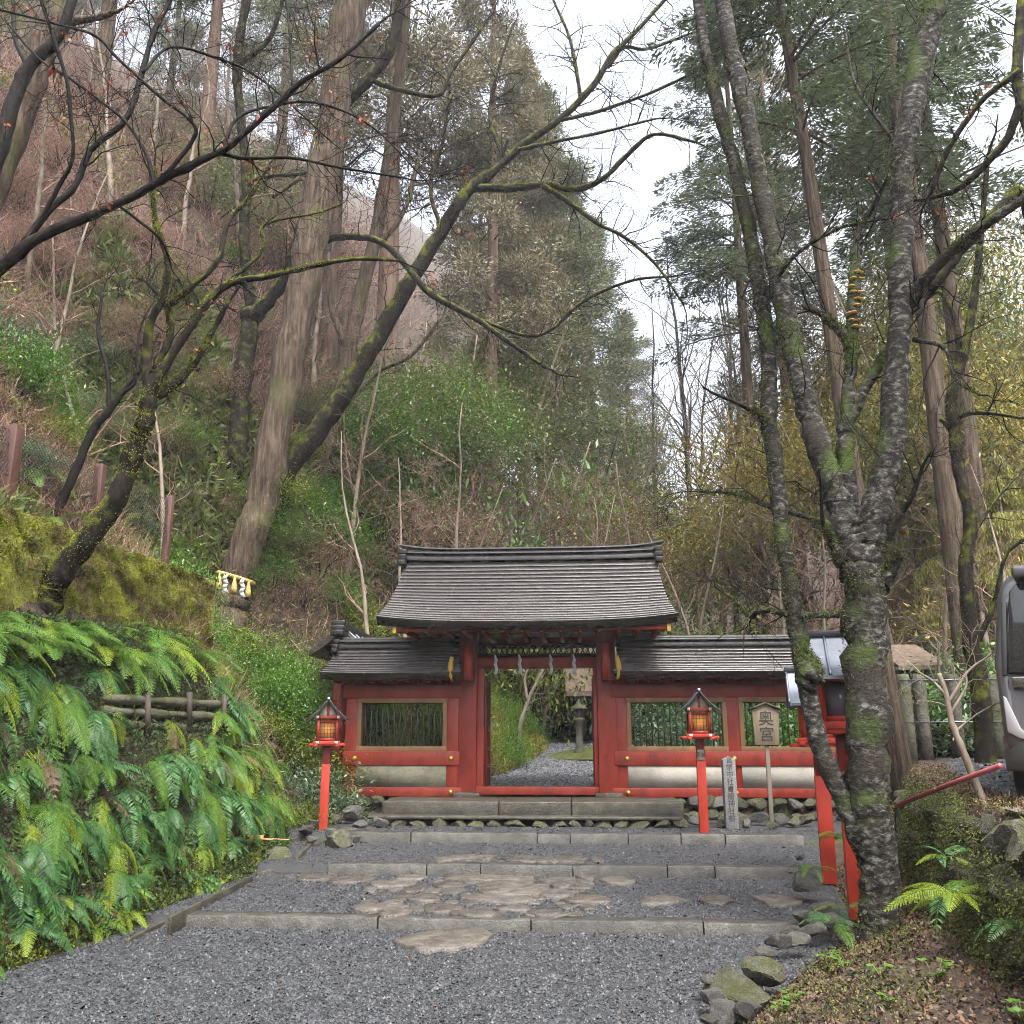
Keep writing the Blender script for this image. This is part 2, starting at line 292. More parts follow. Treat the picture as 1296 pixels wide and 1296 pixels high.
# ------------------------------------------------------------------ terrain
rs = np.random.RandomState(7)
_lat = rs.rand(256, 256)
def vn(x, y):
    x = np.asarray(x, float); y = np.asarray(y, float); xi = np.floor(x).astype(int); yi = np.floor(y).astype(int)
    fx = x - xi; fy = y - yi; fx = fx * fx * (3 - 2 * fx); fy = fy * fy * (3 - 2 * fy)
    g = lambda a, b: _lat[a % 256, b % 256]
    return (g(xi, yi) * (1 - fx) + g(xi + 1, yi) * fx) * (1 - fy) + (g(xi, yi + 1) * (1 - fx) + g(xi + 1, yi + 1) * fx) * fy
def fbm(x, y, o=4):
    s = 0; a = .5
    for k in range(o): s = s + a * (vn(x * 2 ** k + 17 * k, y * 2 ** k + 31 * k) - .5); a *= .5
    return s
def sm(a, b, t): t = np.clip((t - a) / (b - a), 0, 1); return t * t * (3 - 2 * t)

Y1, Y2, Y3 = 9.2, 11.6, 13.6                    # the three stone steps
GF = 0.87                                       # floor of the gate
def CZ(y): return GF + .085 * max(0, y - 17)           # the court climbs gently
# the level of the path, step by step
PY = [-30, 9.3, 9.3001, 11.7, 11.7001, 13.7, 13.7001, 14.3]
PZ = [0, 0, .09, .16, .27, .33, .45, .48]
def pathz(y): return np.interp(y, PY, PZ)
def base(y):
    return np.interp(y, [-60, 9, 9.4, 11.4, 11.8, 13.4, 13.8, 14.6, 15.9, 16.15, 17, 27, 32, 60, 200], [-.02, -.03, .03, .1, .2, .27, .38, .42, .44, GF - .03, GF - .03, CZ(27) - .03, 2.0, 6, 24])
def xL(y): return np.interp(y, [-40, 6.4, 9.3, 12.4, 13.4, 14.2, 16.3, 17.6, 18.4, 19.1, 24, 30, 80, 200], [-6.0, -4.5, -4.2, -3.85, -4.05, -4.45, -4.6, -4.3, -3.0, -1.6, -.9, -1.5, -6, -12])
def xR(y): return np.interp(y, [-40, 5.5, 6.4, 7.6, 9.3, 11.6, 13.6, 15, 16.5, 30, 80, 200], [0.5, .55, .85, 1.45, 2.35, 2.78, 3.2, 4.6, 6, 7, 9, 12])
def lotx(y): return np.interp(y, [-20, 4, 5.5, 7, 9.5, 12, 14], [2.2, 2.35, 2.6, 2.85, 3.35, 3.9, 4.7])
LOT = 1.2
def LZ(y): return LOT + .05 * np.clip(np.asarray(y, float) - 9, 0, 5)
BK = [0, .12, .45, 1.0, 1.5, 1.95, 2.35, 2.75, 3.4, 6, 14, 30, 80, 200]
BZ = [0, .14, .90, 2.05, 2.8, 2.95, 3.75, 4.1, 4.6, 6.9, 14.5, 28, 60, 90]
def H(x, y, rough=True):
    x = np.asarray(x, float); y = np.asarray(y, float)
    b = base(y); dl = xL(y) - x; dr = x - xR(y)
    s = np.interp(y, [-50, 10.8, 12.2, 14, 15.2, 16.6, 24, 40], [1, 1, 1, .97, .82, .55, .5, .6])
    near = np.interp(dl, BK, BZ)
    hill = np.maximum(dl - 2.2, 0)
    k = s + (1 - s) * sm(2.0, 7.0, dl)
    z = b + near * k + np.where(dl > 2.2, .30 * np.maximum(y - 9, 0) * sm(2.2, 9, dl), 0) * (y < 200)
    # right side: low mound, raised parking ground, far slope
    m = .32 * sm(0, 1.1, dr) * (1 - sm(12.5, 14.5, y))
    lt = lotx(y)
    lot = (LZ(y) - b - m) * sm(-.06, .14, x - lt) * (1 - sm(14.0, 16.0, y) * (1 - sm(5.2, 6.0, x)))
    z = z + np.where(dr > 0, m + np.maximum(lot, 0) * (x > lt - .2), 0)
    far = np.maximum(x - np.interp(y, [0, 20, 60, 200], [14, 11, 16, 30]), 0)
    z = z + .7 * far * (far < 70) + 49 * (far >= 70)
    # the valley closes in behind the court
    z = z + .12 * np.maximum(y - 40, 0) * sm(0, 10, np.abs(x - 8) - 4)
    if rough:
        a = sm(.3, 3, np.maximum(dl, np.minimum(dr, 3) * .35)) ; wild = np.maximum(sm(1.5, 6, dl), sm(0, 5, far))
        z = z + fbm(x * .9, y * .9) * .28 * a + fbm(x * .22 + 5, y * .22) * 2.6 * wild
    return z
def hit(u, v):                         # depth at which the line of sight meets the ground
    d = ray(u, v); t = np.arange(5.5, 90, .02); p = CAM[:, None] + d[:, None] * (t / d[1]); k = np.nonzero(p[2] < H(p[0], p[1]))[0]
    return float(t[k[0]]) if len(k) else 40.0
def Hs(x, y): return float(H(np.array([x]), np.array([y]))[0])

xs = np.concatenate([np.arange(-140, -30, 4), np.arange(-30, -9, .7), np.arange(-9, 6, .11), np.arange(6, 16, .5), np.arange(16, 60, 1.5), np.arange(60, 161, 6)])
ys = np.concatenate([np.arange(-40, 3, 3), np.arange(3, 18, .14), np.arange(18, 40, .5), np.arange(40, 120, 2), np.arange(120, 261, 10)])
X, Yg = np.meshgrid(xs, ys, indexing='xy')
tb = MB().grid(np.stack([X, Yg, H(X, Yg)], -1))
tag(tb.build('terrain', mt['terrain'], smooth=True), kind='structure')

def sheet(name, mat, rows, dz=0.0, zf=None):     # rows of (y, x0, x1)
    mb = MB(); V = []
    for y, a, b in rows: V.append([(x, y, (zf(x, y) if zf else pathz(y)) + dz) for x in np.linspace(a, b, 14)])
    mb.grid(np.array(V)); return tag(mb.build(name, mat), kind='structure')
rows = []
for y in list(np.arange(4, 9.2, .4)) + [9.3, 9.3001] + list(np.arange(9.6, 11.6, .4)) + [11.7, 11.7001] + list(np.arange(11.9, 13.6, .4)) + [13.7, 13.7001, 14.0, 14.5, 15.9]:
    rows.append((y, float(xL(y)) - .02, float(xR(y)) + .12))
path = sheet('path', mt['gravel'], rows)
sheet('forecourt', mt['gravel'], [(y, float(xL(y)) - .1, 9) for y in np.arange(16.3, 27.4, 1)], 0, lambda x, y: CZ(y))
sheet('parking_ground', mt['gravel'], [(y, float(lotx(y)) + .55, 10.5) for y in np.arange(3.5, 13.8, .5)], 0, lambda x, y: float(LZ(y)) + .03)
sheet('concrete_pad', mt['concrete'], [(y, float(lotx(y)) + .15, float(lotx(y)) + .9) for y in np.arange(5.2, 7.5, .3)], 0, lambda x, y: LOT + .04)

# gravel chips: nobody could count them
def chips(n, fx, name, size=(.008, .019), mat='chip'):
    P = fx(n); n = len(P); s = rs.uniform(size[0], size[1], n) * (1 + .6 * (rs.rand(n) < .06))
    o = np.array([[1, 0, 0], [0, 1, 0], [-1, 0, 0], [0, -1, 0], [.25, .2, 1], [-.25, -.2, 1]], float)
    v = o[None] * np.array([1, .72, .5]) * (1 + rs.uniform(-.35, .35, (n, 6, 1))) * s[:, None, None]
    a = rs.rand(n) * 6.28; t = rs.normal(0, .35, n)
    c, q = np.cos(a)[:, None], np.sin(a)[:, None]; z = v[..., 2] + v[..., 0] * np.sin(t)[:, None]
    v = np.stack([v[..., 0] * c - v[..., 1] * q, v[..., 0] * q + v[..., 1] * c, z], -1) + P[:, None]
    f = np.array([[0, 1, 4], [1, 5, 4], [1, 2, 5], [2, 3, 5], [3, 4, 5], [3, 0, 4]])
    F_ = (f[None] + (np.arange(n) * 6)[:, None, None]).reshape(-1, 3)
    return tag(MB().add(v.reshape(-1, 3), F_).build(name, mt[mat]), kind='stuff')
def on_path(n):
    y = 5.6 + (14.3 - 5.6) * rs.rand(n) ** 1.25; x = xL(y) + (xR(y) + .1 - xL(y)) * rs.rand(n)
    return np.stack([x, y, pathz(y) + rs.uniform(-.004, .006, n)], -1)
o = chips(92000, on_path, 'gravel'); tag(o, 'loose grey wet gravel covering the approach path', 'gravel')
def on_court(n):
    y = 16.4 + 10 * rs.rand(n) ** 1.3; x = xL(y) + (3.5 - xL(y)) * rs.rand(n)
    return np.stack([x, y, GF + .085 * np.maximum(0, y - 17) + .002 + 0 * x], -1)
o = chips(22000, on_court, 'gravel', (.016, .034), 'chip_lit'); tag(o, 'grey gravel of the court seen through the gate opening', 'gravel')
def on_lot(n):
    y = 4.5 + 9.2 * rs.rand(n); x = lotx(y) + .6 + 6 * rs.rand(n) ** 1.3
    return np.stack([x, y, LZ(y) + .032], -1)
o = chips(16000, on_lot, 'gravel', (.014, .035)); tag(o, 'grey gravel of the raised parking ground', 'gravel')

# ------------------------------------------------------------------ steps and paving
def stone_step(us, v, Y, z0, z1, label, depth=.24, seed=0):
    r = random.Random(seed); xsu = [gx(u, Y, v) for u in us]
    st = thing('stone_step', label, 'step', ((xsu[0] + xsu[-1]) / 2, Y, z0), 'kerb steps across the path')
    for a, b in zip(xsu, xsu[1:]):
        mb = MB(); n = 6; j = [r.uniform(-.012, .012) for _ in range(n + 1)]; dz = r.uniform(-.008, .008); yo = r.uniform(-.015, .015)
        X_ = np.linspace(a + .008, b - .008, n + 1); V = []
        for prof in [(0, z0 - .12), (0, z1 - .012), (.012, z1), (depth - .012, z1), (depth, z1 - .015), (depth, z0 - .12)]:
            V.append([(x, Y + yo + prof[0] + j[i] * (prof[0] < .05), prof[1] + dz + j[(i + 2) % 7] * .35 * (prof[1] > z0)) for i, x in enumerate(X_)])
        V = np.array(V); mb.grid(V[:, ::-1])
        for e in (0, n): mb.add(V[:, e], [list(range(6)) if e == 0 else list(range(6))[::-1]])
        mb.build('kerb_stone', mt['kerb'], st)
    return st
stone_step([214, 478, 672, 890, 1028], 1172, Y1, 0, .105, 'front stone kerb step, longest and nearest to the viewer', seed=1)
stone_step([414, 540, 608, 725, 845, 905, 1012], 1103, Y2, .16, .285, 'middle stone kerb step between the two gravel landings', seed=2)
stone_step([447, 520, 680, 722, 795, 862, 918, 1018], 1060, Y3, .33, .462, 'rear dark stone kerb step just before the gate footing', seed=3)

def slab_stone(mb, c, rx, ry, th, r, ang=0, n=9):
    a0 = r.uniform(0, 6.28); rad = [1 + r.uniform(-.34, .22) for _ in range(n)]
    def ring(k, z):
        o = []
        for i in range(n):
            a = a0 + i * 2 * math.pi / n; x = math.cos(a) * rad[i] * rx * k; y = math.sin(a) * rad[i] * ry * k
            o.append((c[0] + x * math.cos(ang) - y * math.sin(ang), c[1] + x * math.sin(ang) + y * math.cos(ang), c[2] + z))
        return o
    V = ring(1.0, -th) + ring(1.0, th * .45) + ring(.96, th * .9) + ring(.5, th * (1.0 + r.uniform(-.15, .15))) + [(c[0], c[1], c[2] + th * 1.05)]
    q = [[k * n + i, k * n + (i + 1) % n, (k + 1) * n + (i + 1) % n, (k + 1) * n + i] for k in range(3) for i in range(n)]
    t = [[3 * n + i, 3 * n + (i + 1) % n, 4 * n] for i in range(n)]
    mb.add(V, [np.array(q), np.array(t)])
R5 = random.Random(5)
def pave(u, v, wu, hv, mat='flag', th=.03):      # a flagstone from its outline on the path
    z = 0.0
    for _ in range(6):
        p = onz(u, v, z); z = float(pathz(p[1]))
    y0 = onz(u, v + hv / 2, z)[1]; y1 = onz(u, v - hv / 2, z)[1]
    rx = wu / 2 * np.linalg.norm(p - CAM) / 1169; mb = MB()
    slab_stone(mb, (p[0], p[1], z), rx, abs(y1 - y0) / 2, th, R5, R5.uniform(-.15, .15))
    o = mb.build('paving_stone', mt[mat], path, smooth=False); return o
o_ = np.array([onz(u, v, .035) for u, v in ((497, 1190), (515, 1183), (548, 1177), (580, 1175), (612, 1174), (625, 1181), (612, 1190), (603, 1197), (590, 1195), (575, 1200), (555, 1199), (540, 1203), (522, 1197))]); c_ = o_.mean(0)
mb = MB(); n_ = len(o_); V_ = np.concatenate([o_ - (0, 0, .08), o_ - (0, 0, .012), c_ + (o_ - c_) * .965, c_ + (o_ - c_) * .5 + (0, 0, .012), [c_ + (0, 0, .014)]])
mb.add(V_, [np.array([[k * n_ + i, k * n_ + (i + 1) % n_, (k + 1) * n_ + (i + 1) % n_, (k + 1) * n_ + i] for k in range(3) for i in range(n_)]), np.array([[3 * n_ + i, 3 * n_ + (i + 1) % n_, 4 * n_] for i in range(n_)])]); mb.build('paving_stone', mt['flag_tan'], path)
for a in [(650, 1127, 82, 14, 'flag_tan'), (628, 1138, 104, 12), (612, 1112, 86, 10, 'flag_tan'), (700, 1133, 50, 13), (745, 1140, 58, 11, 'flag_tan'), (835, 1141, 62, 14), (908, 1140, 44, 12),
          (990, 1141, 58, 14, 'flag_tan'), (783, 1116, 52, 9, 'flag_tan'), (500, 1121, 54, 9), (443, 1115, 50, 10), (400, 1113, 46, 9), (470, 1150, 50, 9), (500, 1156, 42, 12, 'flag_tan'), (560, 1152, 46, 10), (690, 1157, 40, 9),
          (540, 1138, 46, 10), (566, 1122, 44, 9), (700, 1116, 40, 8), (605, 1158, 60, 9), (650, 1152, 44, 8), (520, 1112, 36, 7), (735, 1124, 36, 8),
          (648, 1081, 66, 14, 'flag_tan'), (664, 1070, 50, 7), (590, 1076, 42, 8), (710, 1078, 40, 9), (586, 1086, 44, 7), (720, 1088, 44, 7), (740, 1073, 34, 7), (566, 1070, 30, 7), (612, 1068, 32, 6), (690, 1090, 36, 6)]:
    pave(*a)
# small irregular paving between the larger stones
for (u0, u1, v0, v1, du, dv) in [(470, 745, 1110, 1160, 26, 8), (560, 760, 1068, 1092, 24, 6.5)]:
    v = v0; k = 0
    while v < v1:
        u = u0 + (k % 2) * du / 2
        while u < u1:
            if R5.random() < .68: pave(u + R5.uniform(-4, 4), v + R5.uniform(-2, 2), du * R5.uniform(.7, 1.2), dv * R5.uniform(.8, 1.2), 'flag', R5.uniform(.008, .02))
            u += du
        v += dv; k += 1

# board edging on the left of the path
for i, (a, b) in enumerate([((160, 1194), (215, 1166)), ((215, 1165), (318, 1113)), ((376, 1087), (408, 1055))]):
    za = 0 if i == 0 else (.12 if i == 1 else .3); p = onz(*a, za); q = onz(*b, za + (.05 if i else 0))
    d = unit(q - p); s = np.array([-d[1], d[0], 0]) * .02; mb = MB()
    v = [p - s, q - s, q + s, p + s]; lo = [x - (0, 0, .12) for x in v]; hi = v
    mb.prism(np.array(lo), (0, 0, .155)); o = mb.build('edging_board', mt['slab'], bevel=.004)
    tag(o, ['lowest slate edging strip beside the ferns, nearest the viewer', 'long slate edging strip from front step to the mossy basin', 'short slate edging strip below the left lantern'][i], 'edging', 'edging strips along the left of the path')

# gate footing: two long stone treads over a course of rough stones
FT = thing('gate_footing', 'two mossy stone treads and rough stone course below the gate', 'steps', (gx(670, 14.6), 14.6, .46))
for a, b, Y, z0, z1, d in [(472, 862, 14.35, .45, .60, .5), (486, 862, 14.75, .60, .82, 1.28)]:
    us = [a, (a * 2 + b) / 3 + 20, (a + 2 * b) / 3 - 15, b]
    for p, q in zip(us, us[1:]):
        if Y < 14.5: continue
        mb = MB(); mb.box((gx(p, Y) + .004, Y, z0 - .05), (gx(q, Y) - .004, Y + d, z1)); mb.build('tread', mt['slab'], FT, bevel=.02)
mb = MB(); mb.box((gx(468, 14.45), 14.45, .575), (gx(860, 14.45), 14.85, .625)); mb.build('tread', mt['slab'], FT, bevel=.015)
def rockmesh(seed, name, mat, flat=.7, sub=3):
    import bmesh
    bm = bmesh.new(); bmesh.ops.create_icosphere(bm, subdivisions=sub, radius=1)
    r = np.random.RandomState(seed); D = unit(r.normal(size=(18, 3))); h = r.uniform(.5, .92, 18)
    for v in bm.verts:
        c = np.array(v.co); k = 1.0
        for d, q in zip(D, h):
            t = c @ d
            if t > q: c = c - d * (t - q)
        c = c * (1 + r.uniform(-.025, .025)); c[2] *= flat; v.co = c
    me = bpy.data.meshes.new(name); bm.to_mesh(me); bm.free(); me.materials.append(mt[mat]); return me
ROCK = [rockmesh(i, 'rock', 'rock', .62 + .1 * (i % 3)) for i in range(6)]
MROCK = [rockmesh(20 + i, 'mossy_rock', 'mossrock', .62 + .1 * (i % 3)) for i in range(6)]
def stone_in(parent, me, c, s, name='stone'):
    return place(name, me, parent, Vector(c) - Vector(ORIG[parent.name]) if parent else c, (R5.uniform(-.3, .3), R5.uniform(-.3, .3), R5.uniform(0, 6.28)), s)
u = 470
while u < 862:
    wd = R5.uniform(16, 32); x = gx(u + wd / 2, 14.4); k = wd * 14.4 / 1169 / 2
    stone_in(FT, R5.choice(MROCK), (x, 14.52, .51), (k * 1.12, .16, R5.uniform(.09, .13))); u += wd

# ------------------------------------------------------------------ roofs
def roof_parts(parent, xc, wr, we, yr, zr, run, rise, th, nc, upt, conc=.35, mat='roof'):
    n = 25; s = np.linspace(-1, 1, n)
    def surf(t, side, dz=0):
        hw = wr + (we - wr) * t ** 1.7
        z = zr - rise * (t + conc * t * (1 - t)) + upt * np.abs(s) ** 3.2 * t ** 1.5 + dz
        return np.stack([xc + s * hw, np.full(n, yr + side * run * t), z], -1)
    mb = MB()
    for side in (-1, 1):
        rows = []
        for k in range(nc):
            t0, t1 = k / nc, (k + 1) / nc
            rows.append(surf(max(t0 - .012, 0), side, .0)); rows.append(surf(min(t1 + .010, 1), side, .016)); rows.append(surf(min(t1 + .010, 1), side, .006)); 
        if side > 0: rows = [x[::-1] for x in rows]
        V = np.array(rows)
        mb.grid(V[:, ::-1])
        eave = surf(1.0, side, .010); e2 = surf(1.0, side, -th) * 1.0; e2[:, 1] -= side * th * .45
        u2 = surf(0.0, side, -th * 1.4)
        W = np.array([eave, e2, u2] if side < 0 else [eave[::-1], e2[::-1], u2[::-1]]); mb.grid(W[:, ::-1])
        for e in (0, -1):                 # close the gable ends
            top = [r[e if side < 0 else (-1 - e)] for r in rows]
            bot = e2[e]; ub = u2[e]
            poly = np.array(top + [bot, ub]); mb.add(poly, [list(range(len(poly)))])
    return mb.build('roof', mt[mat], parent)
def ridge_bar(mb, xa, xb, y, z, hw, h, up, n=21, p=4):
    s = np.linspace(-1, 1, n); X_ = xa + (xb - xa) * (s + 1) / 2; zz = z + up * np.abs(s) ** p
    V = np.array([np.stack([X_, np.full(n, y + a * hw), zz + b * h], -1) for a, b in [(-1, 0), (-1, 1), (1, 1), (1, 0), (-1, 0)]])
    mb.grid(V)
    for e in (0, -1): mb.add(V[:4, e], [[0, 1, 2, 3]])

GY = 16.0
GATE = thing('shrine_gate', 'vermilion roofed shrine gate with open doorway at end of path', 'gate', (gx(686, GY), GY, GF))
xl0, xl1, xr0, xr1 = gx(580, GY), gx(603, GY), gx(757, GY), gx(781, GY)
xc = (xl0 + xr1) / 2
z_eave, z_ridge = gz(786, 14.75), gz(706, 16.35)
zt = gz(812, GY)
for a, b in ((xl0, xl1), (xr0, xr1)):
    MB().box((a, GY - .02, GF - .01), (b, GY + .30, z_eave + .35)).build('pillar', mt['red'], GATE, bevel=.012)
    MB().box((a - .07, GY - .10, GF - .12), (b + .07, GY + .36, GF + .02)).build('plinth', mt['slab'], GATE, bevel=.02)
    MB().box((a + .03, 17.5, GF - .05), (b - .03, 17.75, z_eave + .2)).build('rear_pillar', mt['red'], GATE, bevel=.01)
    MB().box((a + .05, GY + .3, gz(850, GY)), (b - .05, 17.5, gz(838, GY))).build('tie_beam', mt['red'], GATE)
jl, jr = gx(612, GY), gx(752, GY)
MB().box((xl1, GY + .05, GF), (jl - .0, GY + .22, gz(832, GY))).build('jamb', mt['red'], GATE, bevel=.006)
MB().box((jr, GY + .05, GF), (xr0, GY + .22, gz(832, GY))).build('jamb', mt['red'], GATE, bevel=.006)
MB().box((xl1 - .01, GY + .03, GF - .02), (xr0 + .01, GY + .24, gz(996, GY))).build('threshold', mt['red'], GATE, bevel=.008)
MB().box((xl1 - .002, GY + .03, gz(845, GY)), (xr0 + .002, GY + .24, gz(832, GY))).build('lintel', mt['red'], GATE, bevel=.008)
tr = MB().box((xl1, GY + .12, gz(832, GY)), (xr0, GY + .15, gz(826, GY))).box((xl1, GY + .10, gz(816, GY)), (xr0, GY + .17, gz(813, GY)))
tro = tr.build('transom', mt['darkwood'], GATE)
za, zb = gz(829, GY), gz(815, GY); nn = 22
for i in range(nn):                                # open diamond lattice of the transom
    x0 = xl1 + (xr0 - xl1) * i / nn; x1 = xl1 + (xr0 - xl1) * (i + 1) / nn; l = MB()
    for p, q in (((x0, za), (x1, zb)), ((x0, zb), (x1, za))):
        l.tube([(p[0], GY + .13, p[1]), (q[0], GY + .135, q[1])], .012, 4)
    l.build('lattice', mt['darkwood'], tro)
# beams under the roof
MB().box((gx(497, 15.9), GY - .01, z_eave - .02), (gx(848, 15.9), GY + .2, z_eave + .17)).build('head_beam', mt['red'], GATE, bevel=.01)
for Yb in (15.05, 17.4):
    MB().box((gx(500, 15.05), Yb - .06, z_eave - .1), (gx(847, 15.05), Yb + .06, z_eave + .03)).build('eave_beam', mt['red'], GATE, bevel=.008)
hw_e = (gx(864, 14.75) - gx(471, 14.75)) / 2; xce = (gx(861, 14.75) + gx(474, 14.75)) / 2
hw_r = (gx(843, 16.35) - gx(511, 16.35)) / 2
rf = roof_parts(GATE, xce, hw_r, hw_e, 16.35, z_ridge, 1.6, z_ridge - z_eave, .13, 20, .10)
ra, rb = xce - hw_r - .02, xce + hw_r + .02
m_ = MB(); ridge_bar(m_, ra, rb, 16.35, z_ridge - .06, .14, .115, .03); ridge_bar(m_, ra, rb, 16.35, z_ridge + .06, .17, .025, .035); m_.build('ridge', mt['ridge'], rf)
m_ = MB(); ridge_bar(m_, ra + .0, rb + .0, 16.35, z_ridge + .09, .11, .05, .04); m_.build('ridge_course', mt['ridge'], rf)
m_ = MB(); ridge_bar(m_, ra - .10, rb + .10, 16.35, z_ridge + .144, .14, .03, .10, p=6); m_.build('ridge_cap', mt['ridge'], rf)
for s_, xe in ((-1, ra), (1, rb)):                # end tiles stepping down from the ridge
    for k in range(3):
        b_ = MB(); b_.box((xe - .07, 16.35 - .22 - .07 * k, z_ridge + .06 - .11 * k), (xe + .07, 16.35 - .08 - .04 * k, z_ridge + .155 - .11 * k))
        b_.build('end_tile', mt['ridge'], rf, bevel=.012)
MB().box((gx(495, 14.95), 14.86, z_eave - .135), (gx(852, 14.95), 14.92, z_eave - .03)).build('fascia', mt['red'], GATE, bevel=.004)
for u in (495, 852):                              # gilt barge tips
    MB().box((gx(u, 14.85) - .03, 14.84, z_eave - .17), (gx(u, 14.85) + .03, 14.93, z_eave - .02)).build('gilt_tip', mt['gilt'], GATE, bevel=.006)
for i in range(14):                               # rafters with pale ends
    x = gx(512, 15) + (gx(838, 15) - gx(512, 15)) * i / 13
    rr = MB(); rr.box((x - .03, 14.95, 0), (x + .03, 17.6, .07), Matrix.Identity(4))
    V = rr.v[0]; V[:, 2] += z_eave - .16 + np.where(V[:, 1] < 15, 0, 0) + .34 * (1 - np.abs(V[:, 1] - 16.35) / 1.4)
    ro = rr.build('rafter', mt['red'], GATE)
    MB().box((x - .022, 14.94, z_eave - .152), (x + .022, 14.949, z_eave - .115)).build('rafter_cap', mt['gilt'], ro)
# open door leaves swung inside
for xh, sgn in ((jl, -1), (jr + .01, 1)):
    lf = MB().box((xh - .02, GY + .24, GF + .03), (xh + .02, GY + 1.05, GF + .10)).build('door_leaf', mt['red'], GATE)
    zs = [GF + .03, GF + .42, GF + .72, GF + 1.05, GF + 1.9]
    for z in zs[1:]: MB().box((xh - .02, GY + .30, z - .035), (xh + .02, GY + .99, z + .035)).build('rail', mt['red'], lf)
    for yy in (GY + .24, GY + .99): MB().box((xh - .021, yy, GF + .10), (xh + .021, yy + .06, GF + 1.935)).build('stile', mt['red'], lf)
    for k in range(9): MB().box((xh - .012, GY + .34 + k * .075, GF + .10), (xh + .012, GY + .365 + k * .075, GF + 1.05)).build('bar', mt['red'], lf)
    MB().box((xh - .008, GY + .30, GF + 1.08), (xh + .008, GY + .99, GF + 1.87)).build('panel', mt['darkwood'], lf)
# paper streamers
for i, u in enumerate((626, 657, 697, 727)):
    p = np.array([gx(u, 15.96), 15.95, gz(832, 15.95)]); mb = MB(); w_ = .055; x = 0; z = .05
    V = []
    for k in range(4):
        x2 = x + (-.035 if k % 2 else .01) - .004; z2 = z - .095
        V.append([(x - w_ / 2 * (.4 if k == 0 else 1), .004 * k, z), (x + w_ / 2 * (.4 if k == 0 else 1), .004 * k, z), (x2 + w_ / 2 + .015, .004 * k + .006, z2), (x2 + .015 - w_ / 2, .004 * k + .006, z2)])
        x = x2 + .02; z = z2 + .018
    for q in V: mb.prism(p + np.array(q), (0, .002, 0))
    o = mb.build('paper_streamer', mt['paper'])
    tag(o, ['leftmost zigzag paper streamer hanging in the gate opening', 'second zigzag paper streamer from left under the gate lintel', 'third zigzag paper streamer from left under the gate lintel', 'rightmost zigzag paper streamer hanging in the gate opening'][i], 'streamer', 'paper streamers under the gate lintel')

